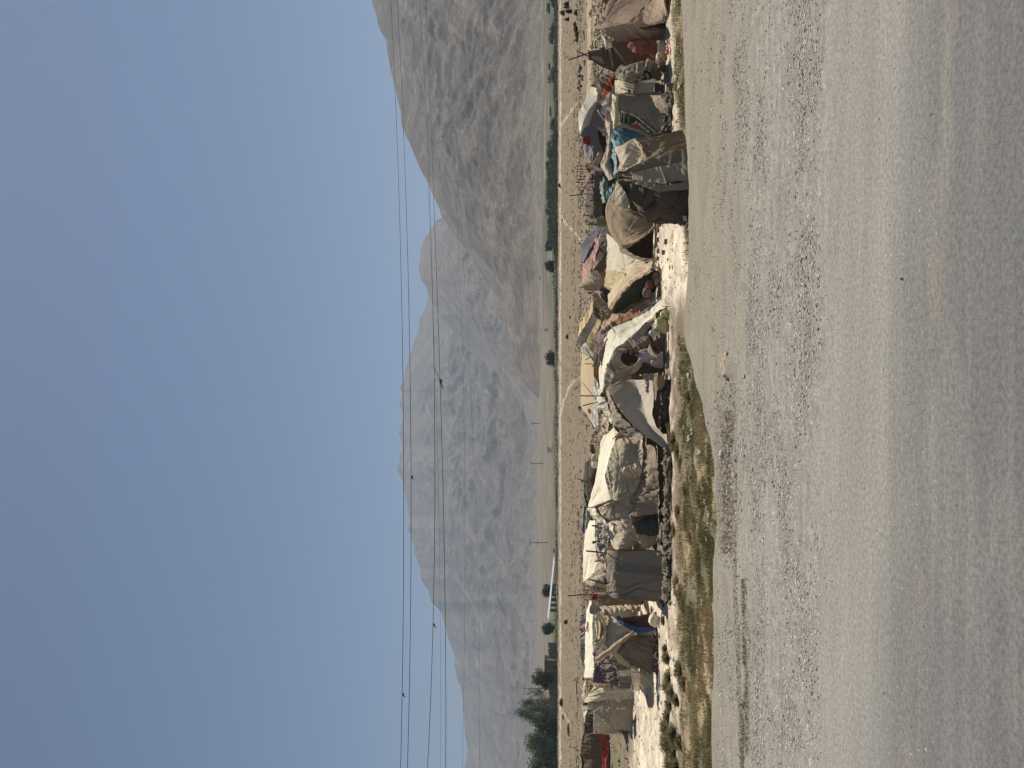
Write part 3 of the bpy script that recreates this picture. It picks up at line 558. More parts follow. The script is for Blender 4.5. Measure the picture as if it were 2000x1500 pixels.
CL('end_flap', cloth_mat((0.55, 0.48, 0.38), 0.1, 0.4), 2, [(26.6, [(485, 632), (515, 560), (560, 480)]), (26.5, [(515, 715), (580, 600), (605, 500)])], t, amp=0.04)
sticks('cord', M_rope, t, [(W(2, 378, 432, 26.8), W(2, 485, 632, 26.6)), (W(1, 545, 1340, 26), W(1, 645, 1500, 25.8)), (W(2, 330, 280, 26.9), W(2, 410, 130, 26.7)), (W(2, 340, 290, 26.9), W(2, 450, 110, 26.7)), (W(2, 490, 470, 26.5), W(2, 490, 560, 26.5))], 0.02)
back(t, CREAM, Wr(1, 27.1, [(487, 1052), (318, 1365), (334, 1640), (480, 2005)]), 1.8)
t = T('brown_peak_shelter', 1, 560, 1020, 26, 'small dark brown peaked shelter touching the white peaked tent beside the orange cloth')
CL('cover', DBROWN, 1, [(26, [(455, 1052), (600, 945), (720, 900)]), (25.7, [(560, 1090), (620, 1010), (740, 930)]), (25.6, [(620, 1110), (640, 1050), (745, 960)])], t, amp=0.05)
back(t, DBROWN, Wr(1, 26, [(455, 1052), (600, 945), (720, 900)]), 1.3)
# ======== reddish, purple and dark shelters behind the big tent
t = T('purple_shelter', 2, 520, 780, 26.5, 'small shelter of dull purple and rust cloth behind the tall dark tent')
CL('cover', cloth_mat((0.17, 0.13, 0.155), 0.05, 0.5), 2, [(26.6, [(455, 700), (430, 790), (410, 880)]), (26.3, [(520, 720), (520, 800), (520, 900)]), (26.2, [(600, 760), (610, 860), (600, 940)])], t, amp=0.03)
CL('rust_top', cloth_mat((0.30, 0.17, 0.12), 0.05, 0.5), 2, [(26.5, [(410, 610), (395, 650), (420, 700)]), (26.3, [(480, 630), (500, 680), (520, 720)])], t, amp=0.04)
CL('pink_edge', PINK, 2, [(26.5, [(415, 730), (425, 860)]), (26.4, [(450, 725), (438, 800)])], t, amp=0.01, nu=12)
CL('brown_wall', GREYD, 2, [(26.5, [(480, 630), (525, 710)]), (26.2, [(605, 690), (600, 770)])], t, amp=0.03)
back(t, DBROWN, Wr(2, 26.6, [(410, 620), (430, 790), (410, 880)]), 1.2)
t = T('dark_netted_shelter', 2, 500, 1100, 26, 'rounded charcoal shelter with barbed stick ends sticking out, behind the tall dark tent')
CL('cover', CHAR, 2, [(26.2, [(440, 870), (412, 1000), (410, 1150), (430, 1260), (470, 1310)]), (25.8, [(510, 860), (500, 1000), (500, 1150), (500, 1250), (520, 1300)]), (25.7, [(600, 880), (600, 1000), (610, 1150), (600, 1250), (600, 1290)])], t, amp=0.04, nu=34)
sticks('pole', M_wood, t, [(W(2, 200, 1015, 26), W(2, 430, 990, 26)), (W(2, 332, 1000, 25.9), W(2, 445, 840, 26)), (W(2, 345, 1008, 26), W(2, 388, 1072, 26)), (W(2, 385, 1132, 26), W(2, 440, 1145, 26)), (W(2, 370, 1250, 26.1), W(2, 450, 1255, 26.1)), (W(2, 395, 930, 26), W(2, 450, 950, 26)), (W(2, 450, 1072, 25.6), W(2, 610, 1060, 25.6)), (W(2, 460, 900, 25.6), W(2, 570, 980, 25.6)), (W(2, 430, 860, 25.6), W(2, 560, 850, 25.6))], 0.018)
back(t, CHAR, Wr(2, 26.2, [(440, 870), (412, 1000), (410, 1150), (470, 1310)]), 1.4)
t = T('horn_shelter', 2, 520, 1350, 25.5, 'narrow brown shelter rising to one horn-like point')
CL('cover', cloth_mat((0.19, 0.16, 0.125), 0.04, 0.5), 2, [(25.5, [(408, 1366), (470, 1320), (600, 1255)]), (25.3, [(415, 1370), (500, 1360), (640, 1320)]), (25.3, [(425, 1375), (510, 1382), (640, 1395)])], t, amp=0.02)
back(t, DBROWN, Wr(2, 25.6, [(408, 1366), (470, 1325), (600, 1262)]), 0.9)
t = empty('stick_fence', tuple(W(2, 330, 800, 28)[:2])+(FZ,), 'thin leafless stick fence on bare ground behind purple shelter', 'stick fence')
sticks('twig', M_wood, t, [(W(2, 340, a, 28), W(2, 335, b, 28)) for a, b in ((640, 720), (735, 800))]+[(W(2, 285, y, 28), W(2, 420+(y%50), y+8, 28)) for y in (650, 690, 720, 770, 815, 850, 905)]+[(W(2, 300, 640, 28), W(2, 290, 790, 28)), (W(2, 390, 800, 28), W(2, 270, 850, 28))], 0.014, 4)
# ======== T3 the tall dark patched tent
t = T('tall_dark_tent', 2, 1400, 850, 16.4, 'tallest tent, patched grey and black sheets fanning from one tied peak, at road verge')
AP = (775, 775)
def fan(name, mat, rays, amp=0.02, **kw):    # rays: list of lists of (X, Y, D) from the peak down
    rows = [[W(2, *p) for p in r] for r in rays]
    kw.setdefault('pins', [W(2, 775, 775, 16.6)]); kw.setdefault('pa', .02); kw.setdefault('pk', 5.0); kw.setdefault('pl', .8)
    return cloth(name, mat, rows, t, amp=amp, **kw)
fan('crown_sheet', cloth_mat((0.52, 0.47, 0.39), 0.1, 0.5), [[(785, 725, 16.7), (835, 610, 17.0), (800, 540, 17.2), (755, 440, 17.4)], [(830, 720, 16.5), (900, 600, 16.8), (890, 480, 17.0), (870, 390, 17.2)], [(880, 720, 16.4), (1010, 640, 16.6), (1100, 500, 16.8), (990, 312, 17.1)], [(885, 722, 16.35), (1020, 655, 16.45), (1165, 578, 16.5), (1080, 400, 16.7)]], amp=0.028, fr=3, nu=34, nv=12)
fan('brown_panel', cloth_mat((0.22, 0.175, 0.125), 0.04, 0.6), [[(1005, 330, 17.0), (1160, 578, 16.45)], [(1300, 285, 16.9), (1330, 500, 16.3)], [(1530, 235, 16.9), (1560, 480, 16.2)], [(1760, 240, 16.7), (1760, 500, 16.0)]], amp=0.02, anis=.6)
fan('band_panel', cloth_mat((0.20, 0.175, 0.14), 0.04, 0.5), [[(860, 742, 16.4), (1010, 655, 16.35), (1165, 575, 16.3), (1440, 465, 16.1), (1760, 440, 15.8)], [(850, 765, 16.5), (980, 752, 16.3), (1320, 665, 16.1), (1500, 640, 15.95), (1760, 600, 15.75)]], amp=0.02, nv=14, nu=40)
fan('pale_panel', cloth_mat((0.36, 0.32, 0.245), 0.05, 0.5), [[(840, 755, 16.5), (980, 745, 16.25), (1320, 655, 16.05)], [(850, 780, 16.5), (1100, 780, 16.15), (1350, 760, 15.95)], [(850, 805, 16.5), (1080, 850, 16.2), (1400, 872, 15.85)]], amp=0.012)
fan('lower_panel', cloth_mat((0.33, 0.30, 0.245), 0.05, 0.5), [[(1310, 665, 16.05), (1640, 600, 15.8), (1760, 590, 15.7)], [(1355, 770, 16.0), (1600, 740, 15.75), (1760, 740, 15.65)], [(1385, 850, 15.95), (1580, 842, 15.75), (1760, 850, 15.65)]], amp=0.012)
fan('bottom_band', cloth_mat((0.27, 0.245, 0.205), 0.05, 0.5), [[(840, 805, 16.5), (1080, 850, 16.15), (1390, 885, 15.85), (1760, 830, 15.6)], [(840, 822, 16.5), (1050, 890, 16.15), (1290, 972, 15.9), (1760, 930, 15.6)]], amp=0.02, nv=10)
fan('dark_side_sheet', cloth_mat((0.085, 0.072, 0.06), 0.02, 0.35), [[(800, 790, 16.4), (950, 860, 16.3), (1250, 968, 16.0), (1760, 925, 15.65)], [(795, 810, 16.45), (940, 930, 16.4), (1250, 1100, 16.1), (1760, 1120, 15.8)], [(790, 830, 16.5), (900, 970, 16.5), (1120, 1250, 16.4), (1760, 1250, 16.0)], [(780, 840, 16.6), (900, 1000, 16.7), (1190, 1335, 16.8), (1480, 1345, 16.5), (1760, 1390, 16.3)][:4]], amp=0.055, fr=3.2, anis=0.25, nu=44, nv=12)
fan('shoulder_flap', cloth_mat((0.40, 0.37, 0.31), 0.08, 0.4), [[(785, 825, 16.45), (890, 970, 16.35), (970, 1205, 16.3)], [(780, 900, 16.6), (810, 1010, 16.5), (860, 1160, 16.4)], [(775, 930, 16.7), (720, 1000, 16.7), (668, 1085, 16.7)]], amp=0.025)
fan('tie_cloth', DBROWN, [[(745, 790, 16.35), (790, 745, 16.35), (840, 745, 16.3)], [(770, 810, 16.3), (800, 800, 16.28), (850, 800, 16.25)]], amp=0.03, nu=14)
sticks('pole', M_wood, t, [(W(2, 755, 785, 16.55), W(2, 1700, 800, 16.9))], 0.03)
sticks('cord', M_rope, t, [(W(2, 1275, 558, 16.05), W(2, 1420, 488, 15.95)), (W(2, 1420, 488, 15.95), W(2, 1440, 450, 15.95)), (W(2, 1310, 660, 15.98), W(2, 1390, 860, 15.85)), (W(2, 820, 1135, 16.3), W(2, 1110, 1260, 16.5))], 0.012)
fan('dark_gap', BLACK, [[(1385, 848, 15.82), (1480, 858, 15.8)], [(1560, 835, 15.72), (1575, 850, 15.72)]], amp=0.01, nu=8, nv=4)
fan('torn_hem', WHITE, [[(1590, 1260, 16.0), (1635, 1265, 15.9)], [(1600, 1320, 16.0), (1640, 1335, 15.9)]], amp=0.02, nu=8, nv=4)
bt = [W(2, 990, 315, 17.2), W(2, 760, 445, 17.5), W(2, 775, 775, 16.9), W(2, 670, 1085, 16.9), W(2, 1200, 1335, 16.95)]
back(t, GREYD, bt, 1.7)
DO = 0.7
# ======== T4 brown dome tent
t = T('brown_dome_tent', 3, 1000, 200, 21, 'rounded tan-brown tent with a dark opening at its foot, beside the tall dark tent')
DB = cloth_mat((0.31, 0.25, 0.19), 0.06, 0.5, 1.2)
CL('front_panel', DB, 2, [((21.6, 21.3), [(668, 1085), (650, 1200), (655, 1300), (700, 1460), (760, 1560), (812, 1625)]), ((21.0, 20.8), [(850, 1120), (830, 1230), (830, 1340), (850, 1450), (890, 1550), (930, 1600)]), ((20.7, 20.5), [(1010, 1180), (1030, 1280), (1040, 1380), (1045, 1450), (1020, 1540), (985, 1600)]), ((20.5, 20.3), [(1140, 1300), (1200, 1370), (1245, 1395), (1230, 1440), (1130, 1520), (1060, 1560)])], t, amp=0.015, pa=.02, fr=2.5, nu=44, pins=[W(3, 812, 370, 20.8), W(2, 670, 1085, 21.5), W(3, 1235, 130, 20.4)])
CL('side_rim', cloth_mat((0.36, 0.30, 0.23), 0.06, 0.4), 3, [((21.3, 20.4), [(800, 365), (830, 460), (950, 510), (1100, 560), (1225, 575)]), ((21.1, 20.3), [(850, 372), (910, 450), (1000, 490), (1120, 525), (1230, 535)])], t, amp=0.015, fr=5)
CL('flap_fold', cloth_mat((0.33, 0.27, 0.21), 0.06, 0.5), 3, [(20.4, [(830, 372), (930, 365), (1060, 305), (1230, 140)]), (20.35, [(850, 420), (940, 400), (1060, 320), (1245, 150)])], t, amp=0.03, fr=6)
CL('opening_inner', cloth_mat((0.05, 0.045, 0.04), 0.0, 0.5), 3, [(21.2, [(930, 350), (950, 480)]), (21.2, [(1100, 250), (1110, 560)]), (21.1, [(1260, 120), (1250, 570)])], t, amp=0.02)  # near-black sheet paints the shade inside the opening
back(t, DB, Wr(2, 21.6, [(668, 1085), (650, 1250), (700, 1460), (812, 1630), (960, 1770)]), 1.6)
sticks('floor_pole', M_pale_wood, t, [(W(3, 1242, 400, 20.2), W(3, 1240, 610, 20.1))], 0.02)
DO = 0.0
# ======== T5 pale sheet roof between
t = T('pale_sheet_shelter', 3, 900, 600, 22.5, 'pale grey sheet roof sloping low with a yellowish camouflage corner, behind tan lean-to')
CL('roof_sheet', cloth_mat((0.66, 0.62, 0.52), 0.05, 0.3), 3, [(23.2, [(662, 225), (668, 420), (664, 600), (655, 680)]), (22.6, [(760, 300), (790, 450), (790, 600), (785, 700)]), (22.0, [(850, 400), (930, 520), (950, 620), (910, 730)]), (21.4, [(960, 480), (1130, 560), (1140, 600), (1080, 640)])], t, amp=0.02)
CL('camo_corner', CAMO, 3, [(23.2, [(656, 665), (645, 780), (638, 875)]), (22.5, [(790, 690), (790, 790), (740, 900)]), (22.0, [(890, 720), (860, 770), (790, 870)])], t, amp=0.03)
back(t, GREY, Wr(3, 23.2, [(660, 225), (667, 420), (655, 680), (638, 875)]), 1.5)
sticks('cord', M_rope, t, [(W(3, 655, 235, 22.9), W(3, 710, 245, 22.6))], 0.015)
# ======== BT2 pink and navy tent
t = T('pink_navy_tent', 3, 500, 400, 27, 'tent roofed with faded pink and dark navy sheets, behind the pale sheet roof')
CL('navy_roof', cloth_mat((0.13, 0.14, 0.185), 0.06, 0.4), 3, [(27.4, [(500, 140), (430, 240), (345, 395), (352, 480), (366, 585)]), (27.1, [(545, 130), (490, 280), (420, 420), (400, 480), (368, 590)]), (26.9, [(592, 140), (585, 200), (530, 290), (450, 430), (370, 590)])], t, amp=0.02)
CL('pink_roof', PINK, 3, [(27.0, [(590, 180), (520, 300), (450, 430), (367, 590), (350, 840)]), (26.6, [(595, 270), (560, 380), (510, 500), (450, 600), (400, 770)]), (26.4, [(592, 330), (555, 400), (530, 520), (490, 640), (400, 770)])], t, amp=0.03)
CL('yellow_edge', cloth_mat((0.55, 0.47, 0.31), 0.1, 0.4), 3, [(26.4, [(570, 440), (520, 560), (475, 680)]), (26.3, [(635, 470), (580, 570), (500, 665)])], t, amp=0.015)
CL('side_wall', DBROWN, 3, [(26.3, [(635, 470), (580, 560), (470, 685)]), (26.2, [(660, 480), (650, 600), (560, 800)]), (26.0, [(680, 490), (670, 650), (640, 860)])], t, amp=0.03)
CL('dark_gable', CHAR, 3, [(26.4, [(590, 0), (590, 190), (560, 385)]), (26.2, [(640, -20), (640, 200), (610, 385)]), (26.0, [(690, -20), (690, 220), (670, 480)])], t, amp=0.03)
CL('corner_patch', cloth_mat((0.24, 0.24, 0.25), 0.06, 0.5), 3, [(26.1, [(575, 385), (640, 375)]), (25.9, [(665, 480), (668, 470)])], t, amp=0.02, nu=10)
back(t, PINK, Wr(3, 27.4, [(500, 140), (345, 395), (350, 840)]), 1.6)
sticks('pole', M_wood, t, [(W(3, 435, 688, 26.2), W(3, 520, 690, 26.2)), (W(3, 400, 180, 27.3), W(3, 450, 260, 27.3))], 0.018)
# ======== BT3 grey pointed tent and hanging sheets
t = T('grey_pointed_tent', 3, 520, 830, 24, 'grey-brown pointed tent with a dark tip, touching the pink and navy tent')
CL('cover', cloth_mat((0.30, 0.265, 0.215), 0.05, 0.5), 3, [((25.0, 24.8), [(320, 878), (400, 770), (450, 690), (545, 685)]), ((24.4, 24.4), [(330, 882), (450, 840), (540, 790), (600, 780)]), ((24.2, 24.2), [(340, 886), (470, 930), (580, 930), (640, 870)])], t, amp=0.03)
CL('hanging_sheet', cloth_mat((0.36, 0.31, 0.25), 0.06, 0.5), 3, [(23.4, [(465, 975), (530, 1050), (600, 1140), (680, 1225)]), (23.3, [(540, 950), (600, 1040), (660, 1130), (725, 1225)])], t, amp=0.03, fr=5)
CL('tatter', CHAR, 3, [(23.3, [(580, 870), (600, 1000)]), (23.2, [(640, 890), (640, 1060)]), (23.2, [(700, 930), (690, 1100)])], t, amp=0.06, fr=7)
CL('red_trim', RED, 3, [(24.2, [(420, 935), (520, 940)]), (24.2, [(440, 965), (500, 950)])], t, amp=0.02, nu=8, nv=4)
sticks('pole', M_wood, t, [(W(3, 318, 876, 24.6), W(3, 640, 900, 24.4))], 0.02)
back(t, GREYD, Wr(3, 25.0, [(320, 878), (400, 775), (545, 690)]), 1.3)
# ======== T6 tan lean-to
t = T('tan_lean_to', 3, 1000, 900, 20.8, 'curved tan lean-to with dark green underside, open at its foot')
CL('roof_sheet', cloth_mat((0.60, 0.49, 0.36), 0.06, 0.35), 3, [((21.9, 20.6), [(678, 985), (700, 935), (850, 765), (1010, 642), (1150, 588), (1232, 568)]), ((21.3, 20.4), [(680, 1080), (760, 940), (870, 830), (1010, 725), (1140, 650), (1215, 600)]), ((21.0, 20.1), [(682, 1130), (730, 1060), (850, 905), (1000, 800), (1090, 740), (1190, 675)])], t, amp=0.02, fr=2.5)
CL('edge_roll', cloth_mat((0.45, 0.37, 0.29), 0.05, 0.5), 3, [((21.0, 20.0), [(684, 1130), (800, 950), (950, 815), (1190, 668)]), ((20.9, 19.9), [(715, 1160), (830, 975), (970, 835), (1215, 690)])], t, amp=0.03, fr=6, nu=44)
CL('green_underside', GREEN, 3, [((21.2, 20.6), [(712, 1160), (850, 960), (980, 840), (1210, 690)]), ((21.4, 20.9), [(730, 1180), (900, 1080), (1020, 980), (1150, 900)]), ((21.5, 21.2), [(745, 1205), (920, 1130), (1060, 1060), (1200, 1010)])], t, amp=0.03)
CL('dark_inside', cloth_mat((0.05, 0.04, 0.035), 0.0, 0.5), 3, [(21.0, [(1060, 760), (1060, 1010)]), (20.8, [(1230, 680), (1240, 940)]), (20.6, [(1300, 680), (1300, 820)])], t, amp=0.05)  # near-black cloth stands in for the shade under the lean-to
for i, (X, Y) in enumerate([(1255, 760), (1180, 860), (1270, 810), (1150, 950)]): lump('stored_rag', [DBROWN, MAROON, GREYD, DBROWN][i], W(3, X, Y, 20.3), (.13, .1, .1), t, i, 0.3, folds=.1)
back(t, TAN, Wr(3, 21.8, [(678, 985), (850, 765), (1010, 642), (1232, 568)]), 1.2)
sticks('peg', M_pale_wood, t, [(W(3, 1200, 640, 19.9), W(3, 1285, 640, 19.8)), (W(3, 1240, 600, 19.8), W(3, 1300, 700, 19.8))], 0.02)
DO = 0.7
# ======== T7 heap of quilts
t = empty('quilt_heap', (*W(3, 1000, 1150, 20.3)[:2], FZ), 'long heap of brown and rust quilts between tan lean-to and white tent', 'quilt heap')
CL('quilt', cloth_mat((0.36, 0.29, 0.22), 0.05, 0.5, 1.5), 3, [((21.2, 20.2), [(585, 1340), (700, 1240), (950, 1110), (1190, 1000)]), ((20.8, 19.8), [(600, 1420), (740, 1300), (980, 1160), (1215, 1030)]), ((20.9, 19.8), [(620, 1470), (790, 1350), (1000, 1230), (1240, 1090)])], t, amp=0.045, fr=3.2, anis=0.5, nu=50)
CL('rust_quilt', cloth_mat((0.33, 0.17, 0.10), 0.05, 0.5, 1.5), 3, [((20.4, 19.8), [(760, 1300), (900, 1210), (1060, 1140)]), ((20.3, 19.7), [(800, 1345), (940, 1270), (1080, 1190)])], t, amp=0.035, fr=4, anis=0.5)
CL('grey_quilt', cloth_mat((0.30, 0.265, 0.23), 0.05, 0.5, 1.5), 3, [((20.0, 19.6), [(1050, 1080), (1200, 1020)]), ((19.7, 19.5), [(1110, 1170), (1270, 1070)])], t, amp=0.04, fr=4, anis=0.6)
CL('purple_quilt', QUILT, 3, [((21.2, 20.6), [(540, 1440), (620, 1400), (700, 1370)]), ((20.9, 20.3), [(520, 1640), (590, 1620), (680, 1500)]), ((20.9, 20.5), [(500, 1860), (570, 1820), (620, 1700)])], t, amp=0.05, fr=3.5, anis=0.6)
DO = 0.0
# ======== BT4 yellow and slate tent, and cream flat tent
t = T('yellow_slate_tent', 3, 420, 1280, 28, 'tent with pale yellow roof sheet and dark slate end, behind the quilt heap')
CL('yellow_roof', YELLOW, 3, [(28.3, [(492, 1025), (430, 1190), (330, 1310), (317, 1480)]), (27.9, [(492, 1160), (460, 1260), (390, 1380), (322, 1500)])], t, amp=0.03)
CL('green_roof', cloth_mat((0.33, 0.34, 0.29), 0.08, 0.4), 3, [(28.5, [(488, 1005), (400, 1130), (338, 1290)]), (28.3, [(485, 1060), (430, 1200), (340, 1290)])], t, amp=0.03)
CL('slate_end', cloth_mat((0.11, 0.11, 0.11), 0.03, 0.3), 3, [(27.8, [(500, 1230), (400, 1340), (330, 1450), (288, 1552)]), (27.5, [(580, 1240), (490, 1400), (420, 1520), (348, 1615)])], t, amp=0.02)
CL('cream_under', YELLOW, 3, [(27.4, [(560, 1270), (500, 1380), (400, 1560), (410, 1580)]), (27.2, [(600, 1300), (530, 1450), (510, 1560), (500, 1700)])], t, amp=0.03)
CL('front_clutter', DBROWN, 3, [(27.4, [(495, 1090), (490, 1240)]), (27.1, [(620, 1150), (620, 1290)])], t, amp=0.05, fr=5)
back(t, YELLOW, Wr(3, 28.4, [(488, 1010), (330, 1310), (290, 1550)]), 1.5)
t = T('cream_flat_tent', 4, 430, 700, 29, 'long flat cream sheet tent on thin poles, one end tied to a stake')
CF = cloth_mat((0.60, 0.49, 0.34), 0.12, 0.3)
CL('roof_sheet', CF, 4, [((29.5, 29.2), [(340, 420), (345, 560), (345, 800), (345, 1090)]), ((28.8, 28.6), [(420, 470), (430, 600), (430, 800), (430, 1210)]), ((28.3, 28.2), [(500, 500), (500, 700), (510, 900), (500, 1335)])], t, amp=0.012, fr=2)
CL('upper_corner', CREAM, 4, [(28.6, [(400, 300), (350, 380), (345, 420)]), (28.2, [(510, 250), (505, 400), (500, 520)])], t, amp=0.02)
CL('pale_under', PLAST, 4, [(28.2, [(500, 700), (510, 1000), (500, 1340)]), (28.0, [(560, 800), (560, 1000), (560, 1350)])], t, amp=0.03)
sticks('pole', M_wood, t, [(W(4, 392, 566, 28.3), W(4, 500, 570, 28.2)), (W(4, 300, 1105, 28.7), W(4, 345, 1120, 28.6)), (W(4, 345, 380, 28.6), W(4, 520, 385, 28.4)), (W(4, 400, 370, 28.3), W(4, 500, 540, 28.2)), (W(4, 420, 350, 28.3), W(4, 510, 275, 28.3)), (W(4, 400, 520, 28.3), W(4, 510, 440, 28.3))], 0.018)
sticks('cord', M_pale_wood, t, [(W(4, 315, 1110, 28.6), W(4, 500, 1335, 28.2)), (W(4, 360, 790, 28.5), W(4, 500, 970, 28.2))], 0.014)
lump('stake_knot', CHAR, W(4, 325, 1108, 28.7), (.09, .06, .07), t, 2)
back(t, CF, Wr(4, 29.4, [(340, 420), (345, 800), (345, 1090)]), 1.6)
# ======== T8 white tent with round opening
t = T('white_ridge_tent', 4, 1000, 400, 19.5, 'tent with a long bright white sheet sloping down its ridge and a round dark opening')
CL('ridge_sheet', WHITE, 3, [((20.1, 22.0), [(1332, 975), (1180, 1140), (960, 1290), (720, 1385), (640, 1490), (610, 1700), (565, 1920), (570, 2130)]), ((19.6, 21.5), [(1390, 1030), (1240, 1200), (1050, 1340), (790, 1480), (690, 1600), (650, 1750), (600, 1950), (590, 2150)]), ((19.0, 20.7), [(1424, 1100), (1290, 1180), (1130, 1330), (880, 1560), (745, 1680), (690, 1790), (635, 1950), (612, 2170)])], t, amp=0.022, fr=4, nu=70, nv=10)
CL('inner_lining', LILAC, 4, [((19.2, 19.0), [(950, 250), (1080, 130), (1230, 20)]), ((19.2, 19.0), [(1010, 290), (1120, 200), (1240, 60)])], t, amp=0.04, fr=6)
CL('sack_wall', cloth_mat((0.19, 0.155, 0.12), 0.03, 0.5), 4, [(19.7, [(760, 400), (860, 320), (1020, 220), (1180, 180)]), (19.4, [(860, 420), (900, 390), (1050, 330), (1180, 270)]), (19.4, [(870, 420), (960, 410), (1080, 380), (1200, 330)])], t, amp=0.05)
# front cloth around the round opening
hc = (945, 492); ring = []
import math as _m
for rr_, dd in ((1.0, 19.6), (1.35, 19.6), (1.9, 19.65)):
    row = []
    for i in range(25):
        a = 2*_m.pi*i/24; ex = 105*rr_*_m.cos(a); ey = 98*rr_*_m.sin(a)
        X, Y = hc[0]+ex*(1.15 if ex < 0 else (1.0 if rr_ < 1.2 else 0.75)), hc[1]+ey*(1.0 if ey < 0 else 1.05)
        X = max(X, 668+0.3*max(0, 560-Y)); row.append(W(4, X, Y, dd))
    ring.append(row)
cloth('front_cloth', cloth_mat((0.48, 0.43, 0.35), 0.08, 0.5), ring, t, amp=0.025, fr=5, nu=60, nv=8, ragged=0)
CL('lower_front', cloth_mat((0.33, 0.29, 0.245), 0.05, 0.5), 4, [(19.7, [(670, 560), (640, 720), (640, 800)]), (19.5, [(800, 640), (790, 700), (780, 780)]), (19.4, [(950, 640), (960, 700), (960, 760)])], t, amp=0.05, fr=6)
CL('opening_shade', BLACK, 4, [(20.3, [(800, 360), (780, 640)]), (20.3, [(1080, 360), (1080, 640)])], t, amp=0.01)  # black sheet stands in for the shade behind the round hole
CL('base_cloth', CHAR, 4, [(19.8, [(960, 560), (980, 640), (1020, 690)]), (19.6, [(1150, 540), (1160, 640), (1200, 690)]), (19.4, [(1370, 330), (1380, 500), (1370, 650)])], t, amp=0.04)
CL('red_brown_base', cloth_mat((0.16, 0.13, 0.11), 0.02, 0.5), 4, [(19.7, [(1170, 320), (1180, 440)]), (19.4, [(1390, 200), (1370, 440)])], t, amp=0.04)
sticks('cord', M_rope, t, [(W(4, 715, 105, 20.0), W(4, 765, 195, 19.9)), (W(4, 980, 275, 19.2), W(4, 1072, 405, 19.1)), (W(4, 1190, 215, 19.0), W(4, 1260, 300, 18.9)), (W(4, 820, 610, 19.2), W(4, 950, 618, 19.2)), (W(4, 650, 690, 19.3), W(4, 930, 640, 19.3)), (W(4, 640, 640, 19.4), W(4, 730, 520, 19.4))], 0.014)
back(t, GREY, Wr(3, 22.2, [(960, 1290), (720, 1385), (610, 1700), (565, 1920), (570, 2130)]), 1.5)
t = empty('plastic_bundle', (*W(4, 1300, 100, 18.9)[:2], FZ), 'bundle wrapped in pale yellow-green plastic at the foot of the white sheet', 'bundle')
lump('plastic_wrap', LIME, W(3, 1345, 1340, 18.9), (.17, .14, .20), t, 4, 0.22, 4, folds=0.16)
lump('plastic_tip', LIME, W(3, 1390, 1210, 18.8), (.09, .07, .16), t, 8, 0.25, 3, folds=0.16)
lump('clear_bag', PLAST, W(3, 1230, 1440, 18.95), (.08, .07, .10), t, 9, 0.3, 3, folds=0.2)
sticks('cord', M_rope, t, [(W(3, 1350, 1165, 18.7), W(3, 1420, 1280, 18.65)), (W(3, 1330, 1110, 18.8), W(3, 1420, 1120, 18.7))], 0.014)
t = empty('cooking_pot', tuple(W(4, 1240, 405, 19.0)), 'dark round pot with white rag on its rim beside the person in lilac grey', 'pot')
lump('bowl', plain('soot', (0.03, 0.028, 0.028), 0.6), W(4, 1240, 410, 19.0), (.12, .11, .12), t, 1, 0.03, 3)
CL('lid_cloth', WHITE, 4, [(18.85, [(1180, 330), (1205, 430), (1270, 480)]), (18.8, [(1150, 400), (1190, 470), (1270, 500)])], t, amp=0.03, nu=14)
# ======== T9 pale tent, shadowed sheet
t = T('pale_sagging_tent', 4, 1100, 1100, 19.5, 'pale grey tent whose smooth front sheet sags to one pointed corner pinned low')
PALE = cloth_mat((0.40, 0.385, 0.35), 0.06, 0.3)
CL('front_sheet', PALE, 4, [((20.0, 18.95), [(665, 870), (720, 960), (790, 1090), (880, 1210), (990, 1340), (1180, 1480), (1370, 1600)]), ((19.95, 18.9), [(800, 790), (850, 900), (920, 1050), (1010, 1180), (1110, 1320), (1260, 1460), (1400, 1590)]), ((19.8, 18.75), [(1000, 760), (1050, 880), (1090, 1020), (1130, 1160), (1190, 1310), (1310, 1440), (1418, 1560)]), ((18.9, 18.35), [(1225, 770), (1240, 900), (1235, 1050), (1215, 1180), (1262, 1330), (1350, 1430), (1425, 1540)])], t, amp=0.012, fr=2.0, nu=50, nv=14, pins=[W(4, 665, 870, 20.6), W(4, 1420, 1570, 18.6), W(4, 1225, 770, 19.3)], pl=.5)
CL('top_gather', CHAR, 4, [(20.5, [(665, 880), (640, 800), (690, 740), (900, 720)]), (20.2, [(700, 850), (720, 790), (800, 760), (1060, 770)])], t, amp=0.03, fr=6)
CL('dark_border', cloth_mat((0.26, 0.235, 0.20), 0.05, 0.5), 4, [((20.4, 19.3), [(668, 880), (700, 1080), (725, 1250), (740, 1330), (930, 1450), (1000, 1550)]), ((19.95, 18.9), [(690, 900), (770, 1090), (850, 1200), (960, 1320), (1090, 1420), (1120, 1480)])], t, amp=0.05, fr=5, nu=44)
CL('roof_edge', WHITE, 4, [((21.2, 20.8), [(565, 880), (545, 1050), (570, 1110), (640, 1160), (700, 1250)]), ((20.8, 20.4), [(620, 880), (640, 960), (680, 1060), (700, 1150), (735, 1300)])], t, amp=0.05, fr=6, nu=40)
CL('bundled_edge', cloth_mat((0.55, 0.49, 0.40), 0.08, 0.5), 4, [((21.0, 20.8), [(660, 1120), (610, 1220), (600, 1330), (590, 1450)]), ((20.7, 20.5), [(710, 1150), (720, 1250), (700, 1330), (680, 1420)])], t, amp=0.07, fr=8, nu=40)
CL('pleated_corner', PALE, 4, [(19.3, [(1060, 710), (1220, 690)]), (19.1, [(1140, 790), (1240, 760)]), (19.1, [(1180, 880), (1240, 860)])], t, amp=0.04, fr=9, nu=20)
